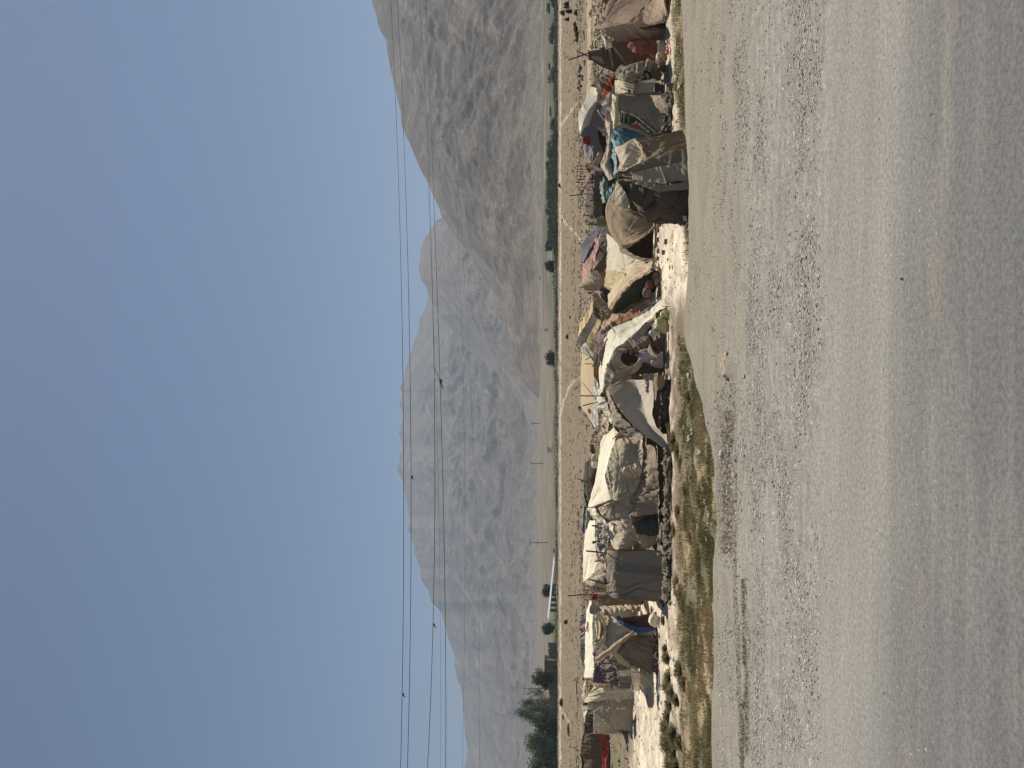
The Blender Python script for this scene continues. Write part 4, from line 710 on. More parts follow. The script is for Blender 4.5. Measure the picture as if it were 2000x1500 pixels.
CL('white_hem', WHITE, 4, [((18.9, 18.4), [(1340, 1160), (1370, 1300), (1400, 1400), (1422, 1500)]), ((18.8, 18.35), [(1355, 1190), (1400, 1330), (1430, 1440), (1434, 1520)])], t, amp=0.015)
back(t, GREY, Wr(4, 21.2, [(565, 880), (550, 1060), (600, 1250), (620, 1400)]), 1.5)
sticks('pole', M_wood, t, [(W(4, 330, 955, 20.9), W(4, 640, 962, 20.8)), (W(4, 362, 1078, 20.9), W(4, 550, 1035, 20.8)), (W(4, 630, 880, 20.6), W(4, 570, 960, 20.8))], 0.017)
lump('pole_knot', CHAR, W(4, 600, 945, 20.7), (.06, .05, .05), t, 5)
mound(t, 4, [(1330, 760), (1360, 1000), (1350, 1200), (1370, 1420)], 18.9, 0.22, 0.55)
t = empty('sack', (*W(4, 1290, 780, 18.8)[:2], FZ), 'dark sack with torn white edge weighing down the pale sagging tent', 'sack')
lump('sack_body', SACK, W(4, 1300, 790, 18.75), (.17, .12, .13), t, 12, 0.2, 3, folds=0.1)
CL('torn_edge', CREAM, 4, [(18.6, [(1265, 690), (1245, 780), (1240, 850)]), (18.6, [(1275, 700), (1262, 790), (1290, 885)])], t, amp=0.02, nu=14, nv=4)
# ======== T10 long pale tent
t = T('long_pale_tent', 5, 1000, 700, 19.5, 'long off-white canvas tent with sunlit ridge, gathered front folds and dark checked cloth low down')
CANV = cloth_mat((0.82, 0.78, 0.67), 0.07, 0.3)
CL('roof', CANV, 5, [((21.6, 21.0), [(720, 65), (640, 110), (585, 300), (562, 500), (535, 680), (480, 900), (430, 1075)]), ((21.0, 20.6), [(745, 100), (720, 160), (670, 320), (640, 500), (610, 700), (580, 880), (500, 1060)]), ((20.5, 20.0), [(830, 190), (765, 240), (720, 380), (680, 520), (645, 680), (700, 880), (735, 975)])], t, amp=0.012, fr=3, nu=64, nv=12, pins=[W(5, 735, 975, 20), W(5, 430, 1075, 21), W(5, 830, 600, 20)], pk=7, pl=.7, pa=.025)
CL('front_panel', cloth_mat((0.42, 0.39, 0.32), 0.07, 0.3), 5, [((20.5, 20.0), [(830, 190), (765, 240), (720, 380), (680, 520), (640, 680), (690, 850), (735, 960)]), ((20.1, 19.8), [(930, 240), (900, 300), (870, 400), (825, 600), (790, 740), (770, 850), (745, 980)]), ((19.9, 19.7), [(1080, 230), (1060, 330), (1050, 450), (1000, 620), (960, 740), (880, 860), (760, 990)]), ((19.7, 19.6), [(1105, 240), (1112, 420), (1100, 560), (1065, 750), (1000, 880), (950, 960), (800, 1000)])], t, amp=0.02, fr=4, anis=0.5, nu=64, nv=14, pins=[W(5, 740, 980, 20), W(5, 825, 600, 19.9), W(5, 1030, 500, 19.7), W(5, 1090, 240, 19.7)], pk=7, pl=.7, pa=.03)  # roof canvas in a darker colour: the front's shade is painted in
CL('wrinkled_flap', cloth_mat((0.50, 0.46, 0.37), 0.08, 0.3), 5, [((19.6, 19.5), [(830, 600), (940, 570), (1035, 520)]), ((19.4, 19.4), [(850, 650), (960, 640), (1070, 590)]), ((19.5, 19.4), [(880, 680), (1000, 700), (1090, 640)])], t, amp=0.045, fr=7, nu=30)
CL('lower_panel', cloth_mat((0.29, 0.25, 0.20), 0.05, 0.6), 5, [((19.8, 19.6), [(1110, 330), (1105, 550), (1060, 800), (950, 960), (930, 1130)]), ((19.5, 19.4), [(1180, 300), (1190, 560), (1180, 800), (1100, 980), (1000, 1190)]), ((19.3, 19.2), [(1262, 340), (1290, 560), (1300, 850), (1290, 1000), (1275, 1140)])], t, amp=0.045, fr=4.5, nu=44)
CL('left_peak_roof', CANV, 5, [((21.1, 20.4), [(428, 1075), (470, 1140), (540, 1260), (620, 1370), (700, 1500)]), ((20.6, 20.2), [(520, 1060), (570, 1150), (640, 1215), (700, 1330), (712, 1500)])], t, amp=0.02, fr=5, pins=[W(5, 430, 1075, 20.9), W(5, 700, 1490, 20.2)], pk=8)
CL('left_panel', cloth_mat((0.43, 0.38, 0.305), 0.06, 0.4), 5, [((20.4, 19.9), [(560, 1075), (600, 1150), (720, 1225), (735, 1400), (745, 1560)]), ((19.9, 19.6), [(650, 1020), (740, 1120), (850, 1220), (880, 1400), (800, 1590)]), ((19.7, 19.5), [(760, 985), (880, 1080), (940, 1170), (1020, 1400), (1035, 1480)]), ((19.6, 19.4), [(930, 960), (975, 1080), (960, 1200), (1040, 1440), (1050, 1480)])], t, amp=0.02, fr=4, nu=50, pins=[W(5, 740, 985, 19.8), W(5, 1030, 1480, 19.4), W(5, 720, 1225, 20)], pk=6, pa=.03)
CL('left_hem', CREAM, 5, [((20.2, 19.8), [(700, 1250), (700, 1400), (740, 1560), (790, 1590), (930, 1570)]), ((20.0, 19.6), [(725, 1250), (745, 1390), (790, 1530), (850, 1545), (1040, 1480)])], t, amp=0.03, fr=6)
CL('dark_check_cloth', CHECK, 5, [(19.5, [(955, 1260), (1030, 1240), (1180, 1160), (1285, 1140)]), (19.4, [(1010, 1340), (1100, 1330), (1200, 1290), (1285, 1280)]), (19.4, [(1030, 1400), (1100, 1390), (1190, 1420), (1290, 1405)])], t, amp=0.04)
CL('tan_panel', cloth_mat((0.36, 0.31, 0.24), 0.06, 0.5), 5, [(19.45, [(1000, 1320), (1090, 1360), (1180, 1410), (1270, 1400)]), (19.35, [(1030, 1430), (1110, 1450), (1190, 1470), (1270, 1440)]), (19.35, [(1040, 1490), (1100, 1565), (1160, 1575), (1265, 1500)])], t, amp=0.03, fr=5)
sticks('cord', M_wood, t, [(W(5, 745, 985, 19.75), W(5, 900, 880, 19.55)), (W(5, 880, 700, 19.6), W(5, 955, 955, 19.4)), (W(5, 740, 990, 19.75), W(5, 740, 1200, 19.7)), (W(5, 750, 1000, 19.7), W(5, 920, 1080, 19.4)), (W(5, 975, 1020, 19.3), W(5, 1025, 1480, 19.2))], 0.009)
back(t, CANV, Wr(5, 21.6, [(640, 110), (562, 500), (430, 1075), (600, 1400)]), 1.7)
mound(t, 5, [(1330, 330), (1370, 560), (1400, 850), (1420, 1150), (1420, 1500)], 18.6, 0.20, 0.6)
# ======== BT5 dark green tent behind
t = T('dark_green_tent', 5, 440, 800, 26, 'low dark green and black tent behind the long pale tent, one stick poking up')
CL('cover', BLACK, 5, [(26.4, [(470, 480), (405, 540), (370, 700), (385, 880), (430, 1010)]), (26.0, [(510, 480), (480, 600), (460, 720), (460, 880), (450, 1010)]), (25.9, [(530, 500), (525, 600), (520, 720), (500, 880), (470, 1010)])], t, amp=0.035)
CL('green_edge', cloth_mat((0.15, 0.20, 0.15), 0.05, 0.4), 5, [(26.5, [(372, 690), (362, 800), (375, 1000), (420, 1130)]), (26.4, [(385, 700), (380, 860), (400, 1000), (430, 1120)])], t, amp=0.02)
CL('blue_grey_edge', cloth_mat((0.30, 0.32, 0.36), 0.06, 0.4), 5, [(26.6, [(372, 1080), (358, 1250), (360, 1380), (385, 1400)]), (26.4, [(425, 1090), (420, 1200), (400, 1320), (392, 1400)])], t, amp=0.02)
CL('black_side', BLACK, 5, [(26.2, [(420, 1080), (425, 1330)]), (26.0, [(490, 1110), (440, 1320)])], t, amp=0.02)
sticks('pole', M_wood, t, [(W(5, 292, 715, 26.3), W(5, 385, 745, 26.3)), (W(5, 425, 500, 25.8), W(5, 440, 1030, 25.8))], 0.016)
back(t, BLACK, Wr(5, 26.5, [(470, 480), (370, 700), (385, 900), (360, 1380)]), 1.4)
t = empty('rag_bundle', tuple(W(5, 490, 350, 25)), 'small heap of black and white rags with twigs above the long pale tent', 'rag heap')
for i, (X, Y, mt) in enumerate([(490, 360, BLACK), (525, 345, WHITE), (530, 430, CREAM), (510, 540, CREAM), (505, 470, GREY)]): lump('rag', mt, W(5, X, Y, 25), (.12, .08, .09), t, i+4, .35, 3, folds=.2)
sticks('twig', M_wood, t, [(W(5, 440, 300, 25), W(5, 550, 310, 25)), (W(5, 460, 280, 25), W(5, 540, 270, 25))], 0.012)
# ======== T11 grey-brown wall tent
t = T('grey_wall_tent', 6, 1200, 650, 19.2, 'boxy tent with one broad flat grey-brown front wall on a dark stone footing')
WL = cloth_mat((0.245, 0.215, 0.18), 0.03, 0.6, 1.3, stripes=((0.232, 0.203, 0.17), 1.25, 0, 0.3))
CL('front_wall', WL, 6, [((20.0, 20.0), [(675, 335), (665, 450), (680, 600), (690, 760), (700, 885)]), ((19.7, 19.7), [(760, 345), (760, 450), (755, 600), (760, 760), (790, 925)]), ((19.4, 19.4), [(1050, 345), (1060, 450), (1060, 600), (1070, 780), (1080, 950)]), ((19.1, 19.1), [(1330, 340), (1340, 450), (1365, 600), (1395, 760), (1410, 935)])], t, amp=0.035, fr=1.8, anis=0.3, nu=50, pins=[W(6, 680, 335, 20), W(6, 690, 880, 20)])
CL('top_edge', cloth_mat((0.58, 0.54, 0.43), 0.06, 0.3), 6, [((20.3, 20.2), [(682, 590), (672, 650), (690, 760), (690, 880)]), ((19.9, 19.9), [(745, 520), (752, 640), (752, 760), (745, 880)])], t, amp=0.02, nu=24)  # paler cloth paints the sunlight along the wall's top strip
CL('side_wall', BROWN, 6, [((20.4, 19.2), [(700, 860), (900, 885), (1200, 925), (1420, 930)]), ((20.8, 19.8), [(720, 915), (900, 938), (1150, 955), (1330, 965)])], t, amp=0.02)
back(t, WL, Wr(6, 20.1, [(675, 335), (665, 450), (680, 620), (700, 885)]), 1.7)
mound(t, 6, [(1330, 20), (1400, 200), (1420, 400), (1440, 600), (1400, 900), (1400, 980)], 18.5, 0.24, 0.8)
sticks('pole', M_wood, t, [(W(6, 403, 350, 19.9), W(6, 660, 380, 19.9)), (W(6, 480, 240, 20.2), W(6, 570, 228, 20.2)), (W(6, 480, 255, 20.2), W(6, 520, 250, 20.2)), (W(6, 440, 695, 20.5), W(6, 655, 755, 20.4)), (W(6, 475, 42, 20.4), W(6, 560, 45, 20.4)), (W(6, 515, 475, 20.6), W(6, 590, 472, 20.6))], 0.022)
CL('gathered_sheet', cloth_mat((0.42, 0.42, 0.40), 0.08, 0.4), 6, [((20.6, 20.4), [(530, 0), (540, 150), (545, 300), (640, 560)]), ((20.4, 20.3), [(640, 10), (660, 150), (690, 250), (670, 420), (690, 600)][:4]), ((20.2, 20.2), [(700, 0), (712, 150), (705, 290), (680, 620)])], t, amp=0.08, fr=6, anis=0.7, nu=36)
CL('white_fold', WHITE, 6, [(20.2, [(600, 60), (640, 150)]), (20.1, [(570, 110), (600, 190)])], t, amp=0.04, nu=12)
CL('pink_border', cloth_mat((0.45, 0.37, 0.33), 0.06, 0.4), 6, [((20.7, 20.3), [(530, 180), (540, 340), (600, 460), (650, 590)]), ((20.6, 20.2), [(548, 180), (562, 330), (625, 450), (668, 590)])], t, amp=0.02)
# ======== BT6 white roofed tent behind
t = T('white_roof_tent', 6, 460, 500, 24.5, 'tent with clean cream-white sloping roof and wrinkled grey end wall, behind the grey wall')
CL('roof', CREAM, 6, [((25.3, 25.3), [(455, -20), (400, 130), (378, 350), (375, 550), (382, 735)]), ((24.6, 24.6), [(490, -20), (465, 130), (460, 350), (460, 500), (430, 690)]), ((24.0, 24.2), [(528, -20), (522, 130), (528, 300), (552, 480), (490, 650)])], t, amp=0.01, fr=2, pins=[W(6, 385, 735, 25), W(6, 528, 200, 24)], pk=8)
CL('end_wall', cloth_mat((0.38, 0.36, 0.31), 0.05, 0.4), 6, [((24.1, 24.3), [(560, 470), (500, 630), (390, 740)]), ((23.8, 23.9), [(620, 500), (610, 650), (480, 790)]), ((23.7, 23.7), [(680, 560), (690, 700), (660, 800)])], t, amp=0.03, fr=6, pins=[W(6, 390, 745, 24.2)], pk=9, pa=.05)
CL('end_corner', cloth_mat((0.40, 0.37, 0.32), 0.05, 0.4), 6, [((24.2, 23.9), [(388, 748), (520, 750), (660, 760)]), ((24.0, 23.8), [(440, 800), (540, 830), (640, 830)]), ((24.0, 23.8), [(470, 850), (560, 850), (680, 845)])], t, amp=0.04, fr=6)
CL('white_hem', WHITE, 6, [(23.6, [(650, 760), (665, 800), (650, 850)]), (23.6, [(665, 755), (685, 800), (660, 850)])], t, amp=0.02, nu=12, nv=4)
CL('dark_slot', BLACK, 6, [(23.7, [(630, 680), (640, 740)]), (23.65, [(678, 680), (682, 760)])], t, amp=0.01, nu=10)
sticks('tent_pole', M_wood, t, [(W(6, 185, 897, 24), W(6, 480, 880, 24)), (W(6, 480, 855, 24), W(6, 690, 850, 23.9)), (W(6, 380, 825, 24.1), W(6, 460, 832, 24.1))], 0.02)
back(t, CREAM, Wr(6, 25.3, [(455, -20), (378, 350), (382, 735)]), 1.6)
t = empty('red_blanket', tuple(W(6, 530, 900, 23)), 'dark red cloth thrown over the end of the cream-roofed tent', 'cloth', 'clothes drying on the tents')
CL('fold', RED, 6, [(23.1, [(500, 870), (480, 910), (465, 945)]), (23.0, [(590, 870), (585, 915), (545, 965)])], t, amp=0.04)
t = T('low_brown_shelter', 6, 700, 950, 22.5, 'low brown cloth wall in the gap between grey wall tent and cream tent')
CL('wall', cloth_mat((0.24, 0.20, 0.16), 0.03, 0.5), 6, [(22.8, [(560, 870), (545, 960), (540, 1010)]), (22.6, [(700, 880), (700, 960), (700, 1020)]), (22.5, [(830, 920), (835, 970), (832, 1030)])], t, amp=0.03)
back(t, BROWN, Wr(6, 22.8, [(560, 870), (545, 960), (540, 1010)]), 1.0)
# ======== T12 cream tent with looped entrance
t = T('cream_loop_tent', 6, 800, 1250, 21.3, 'cream tent with white ridge, round looped roof folds and a ragged dark patchwork side')
CT = cloth_mat((0.50, 0.46, 0.37), 0.07, 0.35)
CL('ridge_roof', CREAM, 6, [((23.6, 23.6), [(445, 955), (410, 1100), (402, 1250), (395, 1500), (395, 1700), (385, 1900)]), ((22.9, 22.9), [(465, 960), (450, 1100), (450, 1250), (450, 1500), (450, 1700), (430, 1900)]), ((22.3, 22.3), [(480, 965), (500, 1100), (485, 1250), (490, 1480), (500, 1660), (520, 1900)])], t, amp=0.015, fr=3, nu=44)
CL('red_stripe', RED, 6, [(23.3, [(418, 1215), (400, 1330)]), (23.1, [(440, 1215), (408, 1340)])], t, amp=0.01, nu=10, nv=4)
def loop(name, mat, cx, cy, rx, ry, a0, a1, w0, D, amp=0.02):
    rows = []
    for s_, dd in ((-1, D+0.12), (0, D-0.06), (1, D+0.1)):
        rows.append([W(6, cx+(rx+s_*w0)*math.cos(a), cy+(ry+s_*w0)*math.sin(a), dd) for a in np.linspace(a0, a1, 15)])
    return cloth(name, mat, rows, t, amp=amp, fr=6, nu=40, nv=5)
loop('outer_fold', CREAM, 500, 1310, 135, 165, -1.45, 1.5, 16, 21.6)
loop('middle_fold', cloth_mat((0.42, 0.35, 0.27), 0.05, 0.4), 500, 1310, 95, 165, -1.45, 1.5, 24, 21.75)
loop('inner_fold', CREAM, 480, 1320, 62, 140, -1.4, 1.45, 6, 21.7)
CL('green_lining', cloth_mat((0.16, 0.19, 0.16), 0.03, 0.4), 6, [(22.1, [(490, 1190), (485, 1440)]), (21.95, [(545, 1230), (545, 1420)])], t, amp=0.02)
CL('fold_tail', CREAM, 6, [(21.8, [(485, 1430), (495, 1490)]), (21.6, [(640, 1420), (630, 1500)])], t, amp=0.05, fr=6, nu=18)
CL('right_sheet', cloth_mat((0.40, 0.36, 0.29), 0.06, 0.45), 6, [((22.4, 21.2), [(470, 960), (560, 1045), (750, 1035), (900, 1020), (1075, 1040)]), ((22.0, 21.1), [(460, 1040), (580, 1090), (750, 1075), (900, 1070), (1050, 1060)]), ((21.9, 21.1), [(450, 1110), (620, 1140), (740, 1120), (880, 1090), (1010, 1070)])], t, amp=0.05, fr=6, nu=44)
CL('front_panel', CT, 6, [((21.9, 21.6), [(620, 1140), (660, 1250), (660, 1400), (640, 1490), (700, 1560)]), ((21.6, 21.4), [(720, 1130), (750, 1250), (750, 1380), (740, 1470), (740, 1530)]), ((21.3, 21.3), [(770, 1170), (880, 1280), (985, 1325), (900, 1390), (760, 1500)])], t, amp=0.025, fr=4, pins=[W(6, 985, 1325, 21.3), W(6, 640, 1150, 21.8)], pk=6, pa=.03)
CL('brown_edge_roll', cloth_mat((0.34, 0.29, 0.215), 0.05, 0.4), 6, [((21.1, 21.3), [(985, 1310), (850, 1410), (700, 1520), (520, 1655)]), ((20.95, 21.15), [(995, 1325), (860, 1430), (720, 1545), (525, 1680)]), ((21.0, 21.2), [(1000, 1345), (880, 1450), (740, 1570), (530, 1700)])], t, amp=0.02, nu=40, nv=5)
CL('lower_panel', cloth_mat((0.23, 0.19, 0.15), 0.03, 0.5), 6, [((21.5, 21.3), [(990, 1340), (880, 1440), (780, 1580), (960, 1740)]), ((21.2, 21.1), [(1100, 1370), (1050, 1480), (1020, 1600), (1080, 1780)]), ((21.0, 20.9), [(1200, 1380), (1235, 1500), (1245, 1650), (1200, 1850)])], t, amp=0.045, fr=4)
CL('rag_side', QUILT, 7, [((22.0, 21.8), [(500, 0), (510, 150), (520, 260), (500, 370), (510, 450)]), ((21.6, 21.4), [(620, 30), (640, 150), (660, 280), (670, 400), (690, 510)]), ((21.3, 21.2), [(740, 80), (780, 170), (800, 280), (820, 400), (800, 540)])], t, amp=0.06, fr=4, anis=0.6, nu=50)
CL('grey_flap', cloth_mat((0.27, 0.24, 0.20), 0.04, 0.5), 7, [((21.3, 21.1), [(740, 200), (780, 300), (800, 400), (810, 535)]), ((21.0, 20.9), [(960, 265), (960, 340), (960, 440), (960, 540)])], t, amp=0.045, fr=4)
CL('tan_flap', cloth_mat((0.36, 0.33, 0.25), 0.05, 0.4), 7, [(20.9, [(955, 270), (970, 400), (965, 545)]), (20.7, [(1080, 330), (1080, 430), (1040, 560)]), (20.6, [(1190, 430), (1195, 480), (1130, 530)])], t, amp=0.025)
CL('purple_cloth', cloth_mat((0.13, 0.10, 0.125), 0.03, 0.4), 7, [(21.5, [(530, 230), (498, 370), (510, 440)]), (21.3, [(640, 290), (660, 360), (600, 470)])], t, amp=0.06, fr=6)
sticks('cord', M_rope, t, [(W(7, 500, 10, 21.4), W(7, 590, 120, 21.2)), (W(7, 620, 0, 21.4), W(7, 570, 110, 21.3)), (W(7, 530, 110, 21.3), W(7, 610, 250, 21.2)), (W(7, 520, 185, 21.4), W(7, 505, 175, 21.4))], 0.013)
back(t, CREAM, Wr(6, 23.6, [(445, 955), (402, 1250), (395, 1700), (385, 1900)]), 1.6)
mound(t, 6, [(1250, 1300), (1270, 1450), (1270, 1650), (1230, 1830)], 20.9, 0.14, 0.5)
t = empty('blue_maroon_blanket', tuple(W(6, 1000, 1200, 20.7)), 'blue-edged dark maroon blanket hanging at the front of the cream tent', 'blanket')
CL('blanket_body', MAROON, 6, [(20.9, [(830, 1165), (850, 1200), (870, 1240)]), (20.7, [(1060, 1135), (1060, 1200), (1050, 1310)]), (20.5, [(1270, 1090), (1270, 1200), (1250, 1320)])], t, amp=0.03)
CL('blue_edge', BLUE, 6, [((20.9, 20.5), [(755, 1165), (830, 1240), (930, 1290), (1040, 1350), (1200, 1330)]), ((20.8, 20.45), [(790, 1120), (850, 1215), (960, 1250), (1070, 1275), (1230, 1290)])], t, amp=0.03, fr=5)
lump('weight_rag', CREAM, W(6, 1240, 1200, 20.3), (.15, .1, .12), t, 3, .3, 3, folds=.2)
DO = 3.0
# ======== T13 left end tent
t = T('left_peak_tent', 7, 800, 750, 23.5, 'small canvas tent with one sharp dark-tipped peak, pale sunlit front and shaded gable')
CL('front_panel', cloth_mat((0.60, 0.56, 0.44), 0.07, 0.3), 7, [((24.6, 23.6), [(378, 690), (450, 600), (510, 500), (620, 530)]), ((24.2, 23.5), [(400, 698), (500, 650), (600, 580), (640, 560)]), ((24.0, 23.3), [(430, 702), (600, 640), (800, 600), (970, 545)]), ((24.0, 23.3), [(440, 705), (620, 670), (850, 660), (1000, 655)])], t, amp=0.02, fr=4, pins=[W(7, 380, 700, 24.2)], pk=9, pa=.06)
CL('gable', cloth_mat((0.31, 0.285, 0.235), 0.05, 0.45), 7, [((24.1, 23.3), [(440, 705), (620, 672), (850, 662), (1000, 658)]), ((24.0, 23.2), [(440, 730), (600, 760), (780, 780), (980, 790)]), ((24.0, 23.4), [(445, 745), (540, 830), (700, 900), (975, 900)]), ((24.3, 23.9), [(470, 770), (600, 900), (690, 1010), (955, 1042)])], t, amp=0.02, fr=4, pins=[W(7, 400, 715, 24), W(7, 980, 790, 23.2)], pk=6, pa=.03)  # same canvas as the front, coloured darker to paint the gable's shade
sticks('pole', M_wood, t, [(W(7, 362, 722, 24.1), W(7, 460, 715, 24.1))], 0.055)
sticks('cord', M_rope, t, [(W(7, 480, 770, 23.9), W(7, 655, 985, 23.8)), (W(7, 505, 860, 25), W(7, 495, 1080, 25))], 0.02)
back(t, CREAM, Wr(7, 24.7, [(510, 490), (378, 690), (560, 900), (690, 1010)]), 1.5)
DO = 1.0
t = T('dark_rag_tent', 7, 430, 900, 28, 'white-topped shelter stuffed with dark rags between the dark-tipped canvas tent and striped wool tent')
CL('roof', CREAM, 7, [(28.2, [(362, 600), (360, 760), (395, 945)]), (28.0, [(400, 600), (430, 770), (400, 900)])], t, amp=0.03)
CL('rag_fill', cloth_mat((0.07, 0.055, 0.055), 0.02, 0.6), 7, [(27.9, [(430, 780), (400, 880), (385, 1080)]), (27.7, [(500, 800), (500, 900), (500, 1070)])], t, amp=0.07, fr=5)
CL('lower_cloth', GREYD, 7, [(27.5, [(500, 830), (505, 1080)]), (27.3, [(600, 900), (570, 1080)])], t, amp=0.03)
back(t, CREAM, Wr(7, 28.3, [(362, 600), (360, 760), (385, 1080)]), 1.3)
t = T('grey_top_shelter', 7, 400, 60, 26, 'low shelter whose slate and lilac cloth top peeps over the cream tent with looped folds')
CL('slate_cover', cloth_mat((0.07, 0.08, 0.085), 0.02, 0.3), 7, [(26.1, [(350, -60), (333, 60), (345, 180), (385, 290)]), (25.9, [(400, -60), (400, 60), (400, 180), (402, 300)])], t, amp=0.02)
CL('lilac_cover', cloth_mat((0.25, 0.23, 0.26), 0.05, 0.5), 6, [(26.2, [(345, 1100), (330, 1250), (340, 1400), (350, 1450)]), (26.0, [(410, 1080), (400, 1250), (390, 1400), (380, 1450)])], t, amp=0.05, fr=6)
CL('white_scrap', WHITE, 7, [(25.6, [(385, 310), (362, 370)]), (25.6, [(412, 330), (380, 400)])], t, amp=0.03, nu=10)
CL('pale_scrap', CREAM, 7, [(25.7, [(400, 420), (358, 550), (375, 640)]), (25.6, [(405, 450), (390, 550), (390, 620)])], t, amp=0.02, nu=14)
back(t, BLACK, Wr(6, 26.3, [(345, 1100), (330, 1250), (333, 1560), (385, 1790)]), 1.2)
DO = 3.6
t = T('striped_wool_tent', 7, 480, 1350, 34, 'broad dark brown woven wool tent with pale stripes behind a long red cloth')
CL('wall', WEAVE, 7, [(34.5, [(372, 1078), (345, 1190), (340, 1270), (360, 1330), (385, 1420), (360, 1700)]), (34.2, [(470, 1080), (465, 1190), (465, 1270), (470, 1330), (480, 1420), (480, 1700)]), (34.0, [(570, 1075), (575, 1190), (590, 1270), (605, 1330), (610, 1420), (600, 1700)])], t, amp=0.03, nu=40)
CL('lower_wall', DBROWN, 7, [(34.0, [(560, 1085), (600, 1300), (605, 1700)]), (33.8, [(690, 1090), (690, 1300), (690, 1700)])], t, amp=0.04)
sticks('pole', M_wood, t, [(W(7, 390, 1082, 34.2), W(7, 790, 1050, 33.4))], 0.03)
back(t, DBROWN, Wr(7, 34.6, [(372, 1078), (340, 1270), (360, 1700)]), 2.2)
t = empty('red_cloth_strip', tuple(W(7, 630, 1200, 33)), 'long bright red cloth hung along a line in front of the striped wool tent', 'cloth', 'clothes drying on the tents')
CL('fold', cloth_mat((0.38, 0.07, 0.055), 0.15, 0.3), 7, [(33.2, [(608, 950), (560, 1065), (580, 1200), (600, 1380), (605, 1700)]), (33.1, [(640, 965), (610, 1080), (640, 1210), (640, 1380), (625, 1700)]), (33.0, [(660, 990), (640, 1090), (685, 1255), (660, 1350), (640, 1700)])], t, amp=0.06, fr=3, nu=44)
DO = 0.0
# ======== people
def skin_body(name, verts, edges, radii, mat, parent, sub=2, root=0):
    me = bpy.data.meshes.new(name); off = np.array(parent.location)
    me.from_pydata([tuple(np.array(v)-off) for v in verts], edges, []); me.update(); me.materials.append(mat)
    o = bpy.data.objects.new(name, me); col.objects.link(o); o.parent = parent
    o.modifiers.new('s', 'SKIN'); sv = me.skin_vertices[0].data
    for i, r in enumerate(radii): sv[i].radius = (r, r) if not hasattr(r, '__len__') else r; sv[i].use_root = (i == root)
    m = o.modifiers.new('u', 'SUBSURF'); m.levels = sub; m.render_levels = sub
    for p in me.polygons: p.use_smooth = True
    o.modifiers['s'].use_smooth_shade = True; return o
SKIN = plain('skin', (0.30, 0.17, 0.11), 0.6, 0.12, 20, 0.1); HAIR = plain('hair', (0.02, 0.016, 0.014), 0.5, 0.3, 30)
def hand(parent, wrist, d, curl=(0, 0, -1), s=1.0, side=1):
    d = Vector(d).normalized(); c = Vector(curl); c = (c-d*c.dot(d)).normalized(); sdv = d.cross(c).normalized()*side; wv = Vector(wrist)
    V = [wv, wv+d*0.05*s]; E = [(0, 1)]; Rr = [(0.016*s, 0.022*s), (0.02*s, 0.03*s)]
    for i, (off, ln) in enumerate(((-.03, .062), (-.01, .072), (.01, .067), (.03, .052))):
        a = wv+d*0.075*s+sdv*off*s; b = a+(d*0.8+c*0.5)*ln*0.55*s; e = b+(d*0.4+c*0.9)*ln*0.5*s
        k = len(V); V += [a, b, e]; E += [(1, k), (k, k+1), (k+1, k+2)]; Rr += [0.009*s, 0.008*s, 0.0065*s]
    a = wv+d*0.03*s-sdv*0.032*s; b = a+(d*0.6-sdv*0.6+c*0.3)*0.035*s; k = len(V); V += [a, b]; E += [(0, k), (k, k+1)]; Rr += [0.010*s, 0.008*s]
    return skin_body('hand', V, E, Rr, SKIN, parent, 1)
def head(parent, c, s, face, cover, scarf=True):
    """head with brow, nose, mouth and ears; face = unit vector it looks along"""
    c = np.array(c); f = np.array(face)/np.linalg.norm(face); up = np.array((0, 0, 1.0)); r = np.cross(f, up); r /= np.linalg.norm(r)
    bm = bmesh.new(); bmesh.ops.create_icosphere(bm, subdivisions=4, radius=1.0); P = np.array([v.co[:] for v in bm.verts]); Fs = [tuple(v.index for v in q.verts) for q in bm.faces]; bm.free()
    g = lambda x, y, z, w_: np.exp(-((P[:, 0]-x)**2+(P[:, 1]-y)**2+(P[:, 2]-z)**2)/w_)
    Q = P*np.array((0.78, 0.92, 1.12)); jaw = sm(0.1, -1, P[:, 2]); Q[:, 0] *= 1-0.28*jaw; Q[:, 1] *= 1-0.12*jaw
    Q[:, 1] += 0.26*g(0, .95, -.12, .02)+0.10*g(0, .9, -.55, .05)-0.12*g(.3, .85, .12, .03)-0.12*g(-.3, .85, .12, .03)+0.06*g(0, .85, -.45, .006)
    Q[:, 0] += 0.16*g(1, 0, -.05, .03)-0.16*g(-1, 0, -.05, .03)
    B = Q[:, :1]*r+Q[:, 1:2]*f+Q[:, 2:]*up
    o = mesh_np('head', c+B*s, Fs, SKIN, parent)
    for sg in (-1, 1):
        e = c+(r*0.28*sg+f*0.80+up*0.10)*s; lump('eye', plain('eye', (0.02, 0.015, 0.01), 0.3), e, (0.10*s, 0.10*s, 0.06*s), o if False else parent, 0, 0, 2)
    # scarf / hair shell: open at the face
    K = 1.0-1.15*sm(0.35, 0.75, P[:, 1])*sm(0.62, 0.30, P[:, 2]); S_ = P*np.array((0.92, 1.05, 1.25))*(1+0.06*fbm(P[:, 0]*3, P[:, 1]*3, P[:, 2]*3+c[0]*9, 3)[:, None])
    S_[:, 2] = np.where(P[:, 2] < -0.3, S_[:, 2]*1.15, S_[:, 2]); S_ = np.where(K[:, None] < 0.5, S_*0.72, S_)
    mesh_np('headscarf' if scarf else 'hair', c+(S_[:, :1]*r+S_[:, 1:2]*f+S_[:, 2:]*up)*s, Fs, cover, parent)
    return o
